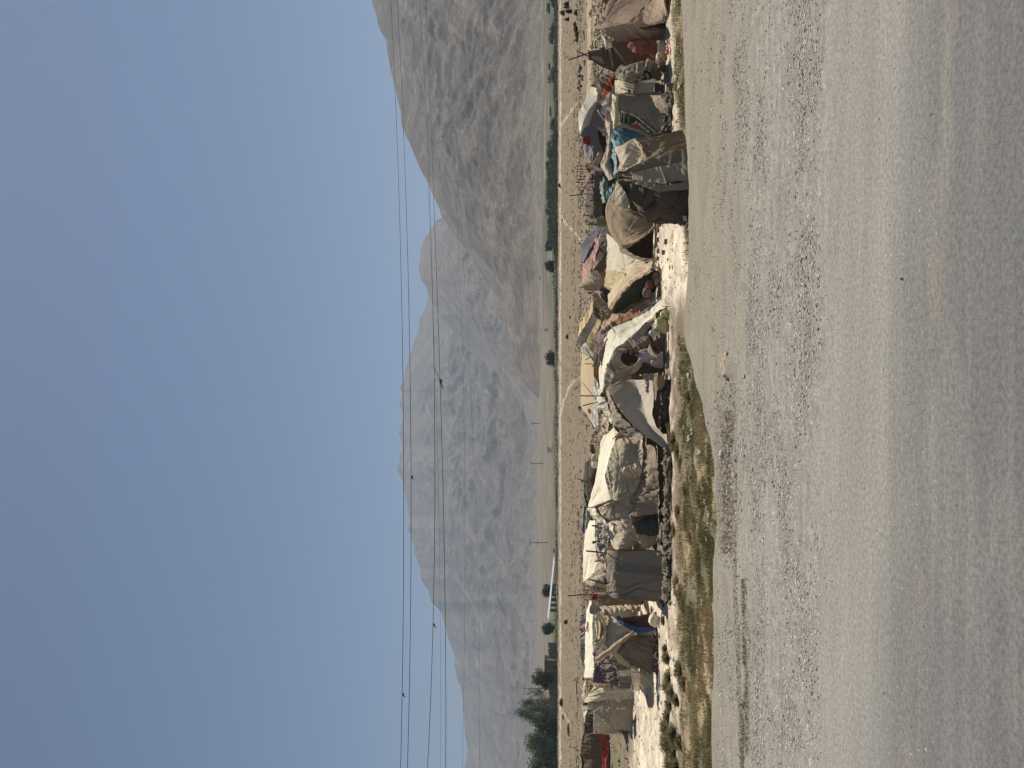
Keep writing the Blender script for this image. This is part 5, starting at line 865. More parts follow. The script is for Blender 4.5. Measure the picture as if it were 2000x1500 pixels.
def robe(name, mat, parent, rings, amp=0.02, n=40, seed=1.0):
    """closed garment lofted from (centre, rx, ry) rings, with hanging folds"""
    a = np.linspace(0, 2*math.pi, n, endpoint=False); g = []
    cs = np.array([r[0] for r in rings]); rad = np.array([(r[1], r[2]) for r in rings]); q = np.linspace(0, len(rings)-1, 40); i = np.arange(len(rings))
    for t_ in q:
        c = [np.interp(t_, i, cs[:, j]) for j in range(3)]; rx, ry = [np.interp(t_, i, rad[:, j]) for j in (0, 1)]
        fd = 1+amp/0.2*(0.5+t_/len(rings))*(noise(np.cos(a)*3, np.sin(a)*3+seed, t_*0.35+seed)+0.5*noise(np.cos(a)*7, np.sin(a)*7, t_*0.8+seed))
        g.append(np.stack([c[0]+rx*fd*np.cos(a), c[1]+ry*fd*np.sin(a), np.full(n, c[2])+0.01*np.cos(3*a+t_)], -1))
    g = np.array(g); nr = g.shape[0]; F_ = []
    for r_ in range(nr-1):
        for j in range(n): F_.append((r_*n+j, r_*n+(j+1) % n, (r_+1)*n+(j+1) % n, (r_+1)*n+j))
    return mesh_np(name, g.reshape(-1, 3), F_, mat, parent)
# person in red-brown, crouching in the brown tent's opening, shawl over the head, turned to the left
RB = cloth_mat((0.30, 0.125, 0.095), 0.12, 0.3, 1.2); D = 19.6
def q1(X, Y, dd=0): return W(1, X, Y, D+dd)
t = empty('person', (*q1(1245, 590)[:2], q1(1245, 590)[2]), 'person in red-brown shawl and robe crouching in the opening of the brown tent', 'person')
hips = q1(1170, 545); chest = q1(1060, 545, .02); neck = q1(1010, 560); hd = q1(965, 560)
kn = q1(1110, 625, -.12); ft = q1(1225, 655, -.08); kn2 = q1(1120, 600, -.02); ft2 = q1(1228, 620, .02)
shl, shr = q1(1040, 590, -.02), q1(1040, 510, .02); el = q1(1085, 620, -.16); ha = q1(1060, 650, -.2); el2 = q1(1110, 500, -.1); ha2 = q1(1130, 560, -.2)
skin_body('body', [hips, chest, neck, shl, shr, el, ha, el2, ha2, kn, ft, kn2, ft2], [(0, 1), (1, 2), (1, 3), (1, 4), (3, 5), (5, 6), (4, 7), (7, 8), (0, 9), (9, 10), (0, 11), (11, 12)], [.10, .095, .035, .045, .045, .03, .02, .03, .02, .065, .03, .065, .03], RB, t)
head(t, hd, 0.085, (-0.8, -0.55, -0.1), RB)
robe('robe', RB, t, [(chest+(0, 0, .05), .07, .08), (chest, .13, .12), (hips+(0.0, 0, .05), .15, .15), (hips-(0.03, .03, .0), .19, .18), (q1(1232, 585, -.03), .23, .17)], 0.035)
CL('shawl', RB, 1, [(D-.05, [(925, 505), (935, 585), (1000, 640)]), (D-.14, [(985, 500), (1010, 580), (1030, 645)]), (D-.16, [(1090, 500), (1090, 580), (1100, 650)]), (D-.12, [(1180, 495), (1190, 560), (1180, 660)])], t, amp=0.03, fr=6, nu=24)
hand(t, ha, (-0.4, -0.2, -0.6), s=0.75); hand(t, ha2, (-0.8, -0.3, -0.1), s=0.75, side=-1)
# person in lilac grey, crouching at the white tent's round opening, one arm raised to its rim
LG = cloth_mat((0.36, 0.34, 0.375), 0.08, 0.3, 1.2); D = 19.1
def q4(X, Y, dd=0): return W(4, X, Y, D+dd)
t = empty('person', tuple(q4(1330, 500)), 'person in lilac-grey clothes crouching with one arm raised at the round tent opening', 'person')
hips = q4(1250, 510); chest = q4(1110, 465); neck = q4(1050, 450); hd = q4(1000, 445, .06)
shl, shr = q4(1080, 510), q4(1080, 410); el = q4(1035, 560, -.05); ha = q4(985, 595, -.05); el2 = q4(1160, 390, -.1); ha2 = q4(1215, 430, -.18)
kn = q4(1215, 555, -.22); ft = q4(1340, 560, -.12); kn2 = q4(1230, 470, -.22); ft2 = q4(1345, 470, -.1)
skin_body('body', [hips, chest, neck, shl, shr, el, ha, el2, ha2, kn, ft, kn2, ft2], [(0, 1), (1, 2), (1, 3), (1, 4), (3, 5), (5, 6), (4, 7), (7, 8), (0, 9), (9, 10), (0, 11), (11, 12)], [.11, .105, .04, .05, .05, .036, .024, .034, .022, .075, .035, .07, .035], LG, t)
head(t, hd, 0.088, (-0.5, -0.2, -0.5), BLACK)
robe('tunic', LG, t, [(chest+(0, 0, .07), .09, .08), (chest, .15, .12), (q4(1180, 480), .16, .15), (hips, .19, .18), (q4(1335, 520), .20, .17)], 0.03, seed=4.0)
hand(t, ha, (-0.7, -0.1, 0.5), curl=(0, 0.3, 1)); hand(t, ha2, (-0.2, -0.6, -0.5), s=0.9, side=-1)
# ---------------------------------------------------------------- stones, bricks, rubbish
ORD = ['first', 'second', 'third', 'fourth', 'fifth', 'sixth', 'seventh', 'eighth', 'ninth', 'tenth', 'eleventh', 'twelfth', 'thirteenth', 'fourteenth', 'fifteenth', 'sixteenth', 'seventeenth', 'eighteenth', 'nineteenth', 'twentieth']
ORD += ['twenty-'+o for o in ORD[:9]]+['thirtieth']+['thirty-'+o for o in ORD[:9]]+['fortieth']+['forty-'+o for o in ORD[:9]]
def ordl(things, what):              # label each by its place counted from the photo's top edge
    for i, o in enumerate(sorted(things, key=lambda o: -o['_u'])): o['label'] = f"{ORD[i]} {what}, from the photo's top edge"; del o['_u']
def rem(lst, o, x, y): o['_u'] = 750.0-y; lst.append(o); return o

def gz(X, Y): return float(FZ+field_h(np.array([X]), np.array([Y]))[0])
def onfield(x, y):
    D = Dg(x); p = at(x, y, D); p[2] = gz(p[0], p[1]); return p
rp = random.Random(5)
protos = [lump('stone', STONE if i % 2 else DARKST, (0, 0, 0), (1, .8, .62), None, i*5+1, 0.9, 3, 1.0) for i in range(5)]
def copy(o, loc, s, rz, label, cat, group=None):
    c = o.copy(); col.objects.link(c); c.location = loc; c.pop('_u', None); c.scale = s if hasattr(s, '__len__') else (s, s, s); c.rotation_euler = (0, 0, rz)
    return tag(c, label, cat, group)
used = set()
def place(protos_, i, loc, s, rz, label, cat, group):
    o = protos_[i % len(protos_)]
    if id(o) not in used and 'category' not in o:
        o.location = loc; o.scale = s if hasattr(s, '__len__') else (s, s, s); o.rotation_euler = (0, 0, rz); used.add(id(o)); return tag(o, label, cat, group)
    return copy(o, loc, s, rz, label, cat, group)
n_ = 0
for (x0, x1, y0, y1, n, s0, s1, lab, grp) in [
    (1294, 1313, 150, 258, 26, .05, .12, 'rough stone along the foot of the grey tent', 'stones along the grey tent'),
    (1287, 1303, 745, 865, 20, .05, .13, 'stone under the pale sagging tent', 'stones under the pale sagging tent'),
    (1288, 1308, 880, 1060, 40, .05, .14, 'stone under the long pale tent', 'stones under the long pale tent'),
    (1292, 1312, 1060, 1175, 30, .05, .15, 'stone under the boxy grey wall tent', 'stones under the grey wall tent'),
    (1276, 1284, 1180, 1340, 16, .04, .09, 'stone under the cream tent with looped folds', 'stones at the cream loop tent'),
    (1229, 1240, 1360, 1428, 12, .05, .09, 'pale stone under the dark-tipped canvas tent', 'stones at the dark-tipped tent'),
    (1206, 1222, 1425, 1495, 12, .04, .08, 'pale stone by the woven wool tent', 'stones at the green patch'),
    (1283, 1300, 118, 145, 10, .04, .08, 'small stone beside the dark bedding heap', 'stones at the bedding heap')]:
    st_ = []
    for j in range(int(n*.6)):
        x, y = rp.uniform(x0, x1), rp.uniform(y0, y1); p = onfield(x, y); s = rp.uniform(s0, s1)
        p[2] += s*0.05; s *= rp.choice((.5, .7, 1, 1.2)); rem(st_, place(protos, n_, tuple(p), (s*rp.uniform(.8, 1.5), s, s*rp.uniform(.7, 1.2)), rp.uniform(0, 6.3), lab, 'stone', grp), x, y); n_ += 1
    ordl(st_, lab)
brick_m = plain('brick', (0.22, 0.15, 0.10), 0.95, 0.3, 15)
bk_ = []
for j, (x, y) in enumerate([(1287, 441), (1292, 438), (1288, 450), (1288, 468), (1303, 472), (1288, 490), (1300, 493), (1287, 505), (1291, 561), (1289, 580), (1284, 456)]):
    p = onfield(x, y); m = MB(); m.box((0, 0, 0), (.11, .07, .075)); o = m.build('mud_brick', brick_m, smooth=False, bevel=0.006)
    o.location = tuple(p+np.array((0, 0, .03))); o.rotation_euler = (rp.uniform(-.1, .1), rp.uniform(-.1, .1), rp.uniform(-.4, .4))
    tag(o, 'small dark mud brick lying on the bright ground by the brown dome tent', 'brick', 'mud bricks on the bright ground'); rem(bk_, o, x, y+j*.01)
ordl(bk_, 'dark mud brick on the bright ground')
bagm = cloth_mat((0.88, 0.86, 0.84), 0.45, 0.05, gloss=0.5)
b5_, b6_ = [], []
def bag(x, y, sx, sz, road_=False, mat=bagm, lab='crumpled white plastic scrap caught in the grass belt beside the road', grp='white plastic scraps in the grass'):
    D = (H/(x-HX)*F) if road_ else Dg(x); p = at(x, y, D); p[2] = 0.0 if road_ else gz(p[0], p[1])
    k = D/F; P = []; nn = 9; o = None
    a = rp.uniform(0, 6); rows = []
    for v in np.linspace(-1, 1, 4):
        rows.append([(p[0]+k*sx*0.5*u*(1-.3*v*v)+0.01*rp.uniform(-1, 1), p[1]+v*k*sx*0.4+rp.uniform(-.02, .02), p[2]+k*sz*(0.15+0.8*abs(math.sin(u*2.4+a+v)))*(1-.6*abs(v))) for u in np.linspace(-1, 1, 5)])
    o = cloth('plastic_scrap', mat, rows, None, amp=k*sz*0.18, fr=2.5/(k*sx), anis=1, nu=16, nv=5, thick=0.002, ragged=0.01)
    return tag(o, lab, 'plastic scrap', grp)
for (x, y, sx, sz) in [(1333, 682, 6, 6), (1346, 733, 10, 8), (1350, 748, 6, 5), (1371, 757, 7, 9), (1350, 822, 6, 5), (1340, 834, 7, 6), (1357, 843, 11, 9), (1348, 856, 14, 9), (1373, 884, 16, 12), (1375, 902, 12, 3), (1370, 922, 9, 4), (1348, 912, 4, 4), (1349, 932, 5, 6), (1385, 968, 7, 5), (1379, 980, 8, 7), (1385, 1005, 14, 8), (1384, 1024, 8, 5), (1383, 1052, 8, 4), (1326, 1146, 13, 8), (1384, 1104, 5, 4), (1373, 1177, 12, 5), (1370, 1250, 14, 5), (1354, 1307, 6, 6), (1369, 1312, 9, 9), (1389, 1349, 9, 4), (1330, 1090, 4, 4)]:
    rem(b5_, bag(x, y, sx, sz), x, y)
ordl(b5_, 'crumpled white plastic scrap in the grass belt')
for (x, y, sx, sz) in [(1327, 152, 12, 8), (1334, 170, 14, 10), (1333, 283, 8, 8), (1324, 10, 10, 7), (1332, 100, 8, 4), (1322, 238, 10, 5)]:
    rem(b6_, bag(x, y, sx, sz, lab='white plastic scrap in the green verge before the brown and grey tents', grp='white plastic scraps in the green verge'), x, y)
ordl(b6_, 'white plastic scrap in the green verge')
bag(1312, 238, 26, 14, mat=cloth_mat((0.6, 0.55, 0.48), .05, .3), lab='stiff pale torn sheet lying on stones beside the grey tent', grp=None)
bag(1413, 888, 15, 12, True, lab='bright white plastic bag lying in the brown hollow at the road edge', grp=None)
bag(1407, 732, 11, 6, True, mat=cloth_mat((0.05, 0.11, 0.12), .05, .2, gloss=.4), lab='small dark teal rag lying on the dusty road shoulder', grp=None)
bag(1310, 98, 17, 11, mat=cloth_mat((0.55, 0.05, 0.09), .1, .2, gloss=.5), lab='crimson plastic bag on the ground in front of the brown tent', grp=None)
bag(1308, 82, 9, 8, mat=cloth_mat((0.45, 0.48, 0.45), .2, .2, gloss=.4), lab='small grey translucent plastic bag next to the crimson bag', grp=None)
for i, (x, y, w_, c_) in enumerate([(1455, 735, 9, (.5, .45, .36)), (1763, 545, 6, (.05, .05, .05)), (1454, 890, 7, (.5, .48, .42))]):
    D = H/(x-HX)*F; p = at(x, y, D); lump('road_stone', plain('road_stone%d' % i, c_, .9, .3, 20), p+np.array((0, 0, .008)), (w_*D/F*.5, w_*D/F*.4, w_*D/F*.3), None, i*3, .3, 2)
    tag(bpy.context.scene.objects[-1] if False else [o for o in col.objects if o.name.startswith('road_stone')][-1], ['thin pale stone on the dusty shoulder', 'small black stone alone on the asphalt lane', 'pale stone on the gravel shoulder near the bright white plastic bag'][i], 'stone')
# long low spoil lump on the shoulder
p = at(1421, 716, H/(1421-HX)*F); o = lump('spoil_heap', plain('spoil', (0.36, 0.29, 0.21), .95, .25, 18), p, (.13, .10, .055), None, 4, .3, 4, 2.2); tag(o, 'small sandy spoil heap on the dusty shoulder beside the dark teal rag', 'spoil heap')
# ---------------------------------------------------------------- gravel on the road (uncountable)
rg = np.random.RandomState(4)
def pebbles(n, ysamp, xspan, smin, smax, cols_, zf=lambda X, Y: 0*X):
    Y = ysamp(n); X = (rg.rand(n)-.5)*2*xspan*Y
    if Y.min() < 12: kk = Y < road_edge(X)-.06; X, Y = X[kk], Y[kk]; n = len(X)
    s = smin+(smax-smin)*rg.rand(n)**4.5
    s = np.where((Y < 5.0) & (smax < .02), s*.45, s)
    base = np.array([(1, 0, 0), (0, 1, 0), (-1, 0, 0), (0, -1, 0), (.1, .1, .7), (.6, .6, .3), (-.6, .5, .35), (-.5, -.6, .3), (.55, -.55, .35)])
    Fo = [(0, 5, 8), (5, 1, 6), (1, 6, 5), (0, 5, 4), (5, 1, 4), (1, 6, 4), (6, 2, 4), (2, 7, 4), (7, 3, 4), (3, 8, 4), (8, 0, 4), (0, 8, 5), (1, 5, 0), (2, 6, 1), (3, 7, 2), (0, 3, 8)]
    Fo = np.array([(0, 5, 4), (5, 1, 4), (1, 6, 4), (6, 2, 4), (2, 7, 4), (7, 3, 4), (3, 8, 4), (8, 0, 4), (0, 1, 5), (1, 2, 6), (2, 3, 7), (3, 0, 8)])
    a = rg.rand(n)*6.28; jit = 1+.35*rg.randn(n, 9, 3)*.6
    B = base[None]*jit*s[:, None, None]*np.stack([.8+.6*rg.rand(n), .8+.4*rg.rand(n), .6+.5*rg.rand(n)], -1)[:, None]
    V = np.stack([B[..., 0]*np.cos(a)[:, None]-B[..., 1]*np.sin(a)[:, None]+X[:, None], B[..., 0]*np.sin(a)[:, None]+B[..., 1]*np.cos(a)[:, None]+Y[:, None], B[..., 2]+zf(X, Y)[:, None]], -1)
    Fa = (Fo[None]+(np.arange(n)*9)[:, None, None]).reshape(-1, 3)
    cc = np.array(cols_)[rg.randint(0, len(cols_), n)]*(0.8+.4*rg.rand(n, 1)); return V.reshape(-1, 3), Fa, np.repeat(cc, 9, 0)
def ys(n):
    return np.where(rg.rand(n) < .74, 5.1+3.0*rg.rand(n)**1.05+.2*rg.randn(n), 3.5+6.6*rg.rand(n))
V_, F_, C_2 = pebbles(64000, ys, .56, .0035, .0135, [(.40, .38, .34), (.50, .47, .42), (.30, .285, .26), (.14, .14, .14), (.42, .385, .33), (.47, .445, .40), (.38, .35, .31), (.36, .34, .30)])
g = mesh_np('gravel', V_, F_, attr_mat('gravel_stone', scale=60, var=.2, bmp=.2, dist=.002), cols=C_2, smooth=False); tag(g, kind='stuff')
def clods_y(n): return 17.6+rg.rand(n)**1.2*22
V_, F_, C_2 = pebbles(8000, clods_y, .56, .008, .06, [(.36, .29, .2), (.28, .22, .15), (.45, .37, .27)], lambda X, Y: FZ+field_h(X, Y))
g = mesh_np('loose_clods', V_, F_, attr_mat('clod', scale=20, var=.2, bmp=.3, dist=.01), cols=C_2, smooth=False); tag(g, kind='stuff')
def far_y(n): return 40+rg.rand(n)**1.5*200
V_, F_, C_2 = pebbles(4500, far_y, .56, .04, .30, [(.23, .18, .125), (.20, .155, .105), (.28, .22, .155)], lambda X, Y: FZ+field_h(X, Y))
g = mesh_np('field_clods', V_, F_, attr_mat('field_clod', scale=5, var=.2, bmp=.3, dist=.02), cols=C_2, smooth=False); tag(g, kind='stuff')
# ---------------------------------------------------------------- grass
def blades(P, h, w_, lean, cols_, seed):
    r = np.random.RandomState(seed); n = len(P); a = r.rand(n)*6.28; hh = h*(.5+r.rand(n)); dx = np.cos(a)*w_*.5; dy = np.sin(a)*w_*.5
    lx, ly = r.randn(n)*lean*hh, r.randn(n)*lean*hh
    V = np.stack([np.stack([P[:, 0]-dx, P[:, 1]-dy, P[:, 2]-.01], -1), np.stack([P[:, 0]+dx, P[:, 1]+dy, P[:, 2]-.01], -1), np.stack([P[:, 0]+lx, P[:, 1]+ly, P[:, 2]+hh], -1)], 1)
    return V.reshape(-1, 3), np.arange(3*n).reshape(-1, 3), np.repeat(cols_, 3, 0)
gr_m = attr_mat('grass_blade', scale=3, var=.25, bmp=0, trans=.35, rough=.7)
n = 620000; xx = 1300+(rg.rand(n)*.6+.4*rg.rand(n)**2)*190; yy = -500+rg.rand(n)*2900
D_ = (H-FZ)*F/(xx-HX); X_ = (750-yy)/F*D_; nA = fbm(X_*0.8, D_*0.8, 9.0, 4); nB = fbm(X_*2.5, D_*2.5, 3.0, 4); pat = fbm(X_*1.6, D_*1.6, 21.0, 4)
msk = grass_mask(xx, yy, nA, nB)*np.clip(.5+1.5*pat, 0.02, 1); k = rg.rand(n) < msk*.72; X_, D_, xx, yy = X_[k], D_[k], xx[k], yy[k]
dryk = np.clip(sm(-.05, .35, fbm(X_*.5, D_*1.1, 2.2, 3)+0.35*sm(1230, 1330, yy)*sm(1378, 1350, xx))+.35*rg.randn(len(X_)), 0, 1)[:, None]
cg = (1-dryk)*np.array((.145, .14, .058))+dryk*np.array((.33, .265, .15)); cg = cg*(.7+.6*rg.rand(len(X_), 1))
P_ = np.stack([X_, D_, FZ+field_h(X_, D_)], -1)
V_, F_, C_2 = blades(P_, .055, .016, .5, cg, 2); g = mesh_np('grass', V_, F_, gr_m, cols=C_2, smooth=False); tag(g, kind='stuff')
n = 50000; vv = 1093.5+rg.rand(n)*140; D_ = (H-FZ)*F/(vv-HX); X_ = (rg.rand(n)-.5)*2.2*D_
k = rg.rand(n) < np.clip(.28+.9*fbm(X_*.09, D_*.06, 51., 4), .02, 1); X_, D_ = X_[k], D_[k]; n = len(X_)
cg = np.array([(.10, .09, .055), (.14, .115, .075), (.19, .15, .10), (.33, .265, .18)])[rg.randint(0, 4, n)]*(.7+.6*rg.rand(n, 1)); gx = np.concatenate([X_+rg.randn(n)*.12, X_+rg.randn(n)*.12, X_+rg.randn(n)*.1]); gy = np.concatenate([D_, D_+.1, D_-.1])
V_, F_, C_2 = blades(np.stack([gx, gy, FZ+field_h(gx, gy)], -1), .13, .16, .5, np.concatenate([cg]*3), 12); g = mesh_np('field_scrub', V_, F_, gr_m, cols=C_2, smooth=False); tag(g, kind='stuff')
# thin weeds along the rut on the road's edge
n = 5000; yy = 1130+rg.rand(n)*500; xx = np.interp(yy, [1120, 1500], [1452, 1456])+rg.randn(n)*4; D_ = H*F/(xx-HX); X_ = (750-yy)/F*D_
pk = fbm(X_*2, D_*5, 3, 4) > -.05; X_, D_ = X_[pk], D_[pk]; c1 = np.where(rg.rand(len(X_), 1) < .45, np.array((.36, .29, .13)), np.array((.10, .11, .05)))
V_, F_, C_2 = blades(np.stack([X_, D_, 0*X_], -1), .022, .006, .6, c1, 3); g = mesh_np('road_edge_weeds', V_, F_, gr_m, cols=C_2, smooth=False); tag(g, kind='stuff')
n = 2600; yy = 800+rg.rand(n)*280; xx = 1414+rg.randn(n)*8; D_ = H*F/(xx-HX); X_ = (750-yy)/F*D_
V_, F_, C_2 = blades(np.stack([X_, D_, 0*X_-.03], -1), .025, .006, .9, np.repeat([[.25, .19, .12]], n, 0)*(.6+.8*rg.rand(n, 1)), 6); g = mesh_np('dry_weeds', V_, F_, gr_m, cols=C_2, smooth=False); tag(g, kind='stuff')
# bushes
def bush(name, c, wd, hgt, n, cols_, seed, parent=None, bw=.012, spread=1.0):
    r = np.random.RandomState(seed); u = r.randn(n, 3); u /= np.linalg.norm(u, axis=1)[:, None]; u[:, 2] = np.abs(u[:, 2]); L_ = (.35+.65*r.rand(n)**.6)[:, None]
    tip = c+u*np.array((wd*.5, wd*.4*spread, hgt))*L_; bs = c+(tip-c)*(r.rand(n, 1)*.75); pr = np.cross(tip-bs, r.randn(n, 3)); pr /= np.linalg.norm(pr, axis=1)[:, None]+1e-9
    V = np.stack([bs-pr*bw, bs+pr*bw, tip], 1).reshape(-1, 3); cc = np.array(cols_)[r.randint(0, len(cols_), n)]*(.7+.6*r.rand(n, 1))
    return mesh_np(name, V, np.arange(3*n).reshape(-1, 3), gr_m, parent, cols=np.repeat(cc, 3, 0), smooth=False)
OL = [(.17, .165, .09), (.24, .215, .13), (.32, .27, .17)]; BR = [(.24, .19, .12), (.33, .26, .16), (.19, .17, .09)]
bl = [(1302, 1268, 16, .2), (1306, 1285, 20, .25), (1310, 1325, 26, .3), (1305, 1340, 20, .28), (1318, 1352, 28, .3), (1312, 1375, 26, .3), (1308, 1398, 26, .25), (1325, 1368, 20, .25), (1305, 1420, 34, .35), (1318, 1435, 36, .38), (1308, 1452, 34, .36), (1320, 1470, 36, .35), (1330, 1450, 26, .3), (1312, 1492, 34, .35), (1326, 1500, 30, .35), (1330, 1310, 34, .3), (1338, 1335, 24, .22), (1298, 1212, 14, .14)]
b1, b2, b3, b4, b5, b6 = [], [], [], [], [], []
for i, (x, y, wpx, hh) in enumerate(bl):
    p = onfield(x, y); o = bush('scrub_bush', p, wpx*Dg(x)/F*1.7, hh*.75, 520, OL, i+40); tag(o, 'low dark olive scrub bush on the bright soil beside the grass belt', 'bush', 'scrub bushes on the bright soil'); rem(b1, o, x, y)
for i, (x, y, wpx, hh) in enumerate([(1312, 840, 22, .22), (1318, 862, 34, .3), (1322, 880, 30, .26), (1312, 930, 26, .25), (1310, 952, 20, .2), (1325, 1000, 24, .22), (1318, 1035, 22, .2), (1338, 1020, 26, .2), (1322, 1145, 34, .3), (1330, 1165, 36, .3), (1336, 1182, 26, .24), (1345, 775, 22, .2), (1352, 800, 26, .22), (1330, 905, 24, .2), (1340, 955, 24, .2), (1352, 1050, 22, .18), (1335, 720, 20, .16)]):
    p = onfield(x, y); o = bush('dry_bush', p, wpx*Dg(x)/F*1.7, hh*.5, 480, BR, i+80); tag(o, 'low brown dry bush in the middle of the grass belt', 'bush', 'dry bushes in the grass belt'); rem(b2, o, x, y)
for i, (x, y, wpx, hh) in enumerate([(1114, 8, 9, 1.0), (1118, 22, 8, 1.3), (1112, 14, 6, 1.2), (1128, 25, 10, .55), (1126, 48, 10, .5), (1128, 58, 14, .6), (1131, 68, 12, .55), (1129, 78, 8, .4), (1103, 25, 10, 1.6), (1112, 38, 6, 1.0), (1134, 130, 6, .3), (1136, 136, 5, .3), (1138, 133, 4, .3), (1133, 140, 5, .3), (1136, 148, 5, .3), (1139, 155, 6, .3), (1133, 161, 6, .3), (1137, 168, 5, .3), (1131, 172, 4, .3), (1140, 149, 4, .25), (1111, 658, 8, .5), (1110, 1215, 8, .9), (1142, 940, 4, .3), (1095, 362, 8, 1.0), (1100, 430, 6, .6), (1100, 1372, 14, 1.0), (1102, 1400, 12, .8), (1130, 1345, 30, .2), (1138, 1365, 26, .2), (1112, 1425, 20, .4), (1115, 620, 6, .4)]):
    D = Dg(x); p = at(x, y, D); p[2] = gz(p[0], p[1]); o = bush('field_shrub', p, wpx*D/F*1.5, hh*.9, 420, [(.085, .085, .055), (.11, .105, .07), (.14, .12, .08)], i+140, bw=.02*D/40)
    tag(o, 'small dark shrub on the bare brown field behind the tents', 'shrub', 'shrubs dotting the field'); rem(b3, o, x, y)
ordl(b1, 'olive scrub bush on the bright soil'); ordl(b2, 'brown dry bush in the grass belt'); ordl(b3, 'dark shrub on the bare brown field')
# ---------------------------------------------------------------- trees, wall and buildings beyond the field
lf_m = attr_mat('leaf', scale=.6, var=.3, bmp=0, trans=.3, rough=.6)
bark = plain('bark', (0.12, 0.095, 0.07), .95, .3, 2)
def tree(name, x, y, D, hgt, wd, label, cols_, seed, n=2600, style='round', group=None, cb=.25, leaf=.28):
    p = at(x, y, D); z0 = float(plain_z(D)) if D > 287 else FZ; r = np.random.RandomState(seed)
    t = empty(name, (p[0], D, z0), label, 'tree', group); m = MB(); base = np.array((p[0], D, z0-.3)); ctr = []
    m.tube([base, base+(0.1, 0, hgt*.3), base+(.2, .1, hgt*.62)], [hgt*.03, hgt*.022, hgt*.008], 7)
    for i in range(11 if style != 'willow' else 16):
        a = i*2.4; q = r.uniform(.15, 1)**.6; zz = hgt*(cb+(.93-cb)*((i+.5)/(11 if style != 'willow' else 16)))
        rad = wd*.5*(math.sin(math.pi*min(1, max(.12, (zz/hgt-cb)/(1-cb)*.85+.12)))**.6)*(.75 if style == 'round' else .8)
        e = base+np.array((math.cos(a)*rad*q, math.sin(a)*rad*q, zz)); ctr.append((e, wd*(.20 if style == 'round' else .15)*r.uniform(.7, 1.25)))
        s0 = base+np.array((0.1, 0, zz*.5+.05*hgt)); m.tube([s0, (s0+e)/2+(0, 0, .04*hgt), e], [hgt*.010, hgt*.007, hgt*.003], 5)
    m.build('trunk', bark, t)
    ci = r.randint(0, len(ctr), n); C0 = np.array([c[0] for c in ctr])[ci]; R0 = np.array([c[1] for c in ctr])[ci]
    d = r.randn(n, 3); d /= np.linalg.norm(d, axis=1)[:, None]; rr = R0*(r.rand(n)**.45)*(1+.25*r.randn(n))
    st = np.array((1, 1, .85)) if style == 'round' else np.array((.9, .9, 1.7)); P = C0+d*rr[:, None]*st
    a = r.randn(n, 3)+(np.array((0, 0, 2.2)) if style == 'willow' else 0); a /= np.linalg.norm(a, axis=1)[:, None]; b = np.cross(a, r.randn(n, 3)); b /= np.linalg.norm(b, axis=1)[:, None]
    la, lb = (leaf, leaf*.8) if style == 'round' else (leaf*2.4, leaf*.35); s = (.6+.8*r.rand(n))[:, None]
    V = np.stack([P-a*la*s, P-b*lb*s, P+a*la*s, P+b*lb*s], 1).reshape(-1, 3)
    cc = np.array(cols_)[r.randint(0, len(cols_), n)]*(.75+.5*r.rand(n, 1)); cc = cc*(.8+.4*r.rand(len(ctr)))[ci][:, None]
    mesh_np('crown', V, np.arange(4*n).reshape(-1, 4), lf_m, t, cols=np.repeat(cc, 4, 0), smooth=False); return t
DG = [(.055, .08, .035), (.075, .105, .04), (.045, .065, .033)]; MG = [(.085, .135, .04), (.115, .165, .05), (.06, .095, .035)]; WG = [(.14, .165, .095), (.18, .195, .12), (.11, .135, .08)]
tree('tree', 1085, 1326, 303, 9.4, 9.5, 'dark green bushy tree standing against the brown mud wall', DG, 1)
tree('willow_tree', 1085, 1386, 316, 14.8, 17.0, 'tallest grey-green feathery tree behind the mud wall', WG, 2, 5200, 'willow', cb=.1)
tree('tree', 1085, 1450, 304, 11.6, 14.5, 'broad fresh green round tree next to the feathery grey-green one', MG, 3, 5200, cb=.05)
tree('tree', 1085, 1497, 303, 10.6, 13.5, "green tree cut off by the photo's bottom edge", MG, 4, 3600, cb=.05)
tree('tree', 1085, 1418, 306, 8.6, 10.5, 'lower dark green tree between the feathery tree and the broad fresh green one', DG, 31, 2600, cb=.05)
tree('tree', 1085, 1476, 309, 9.4, 10.5, "dark green tree crown filling the gap before the tree at the photo's bottom edge", DG, 32, 2600, cb=.05)
tree('tree', 1085, 1228, 335, 5.6, 6.2, 'small dark tree standing apart between the long shed and the mud wall', DG, 5, 1500)
tree('tree', 1085, 1154, 352, 5.2, 6.6, 'rounded dark tree showing over the white shed roof', DG, 6, 1800, cb=.1)
tree('tree', 1085, 700, 345, 3.6, 8.2, 'low dark spreading tree standing alone at the far field edge', DG, 7, 1500, cb=.1)
tree('tree', 1085, 520, 350, 3.9, 6.5, 'dark green tree at the far field edge below the rounded peak', DG, 8, 1500, cb=.1)
tree('tree', 1085, 482, 380, 3.6, 6.0, 'small tree beside the dark tree below the rounded peak, nearer the tree line', DG, 9, 1200, cb=.1)
k = 0
for y in list(range(285, 480, 8))+[-12, 6, 15, 60, 72, 130, 150, 158, 215, 240]:
    k += 1; D = 380+40*math.sin(k*2.3); yk = y+rp.uniform(-4, 4); tr_ = tree('far_tree', 1085, yk, D, rp.uniform(1.2, 3.2) if y > 280 else rp.uniform(.8, 1.7), rp.uniform(4, 9), 'tiny dark tree in the line at the far end of the green fields', DG, 20+k, 520, cb=.05, leaf=.35, group='tree line beyond the field'); rem(b4, tr_, 1085, yk)
ordl(b4, 'tiny dark tree in the far tree line')
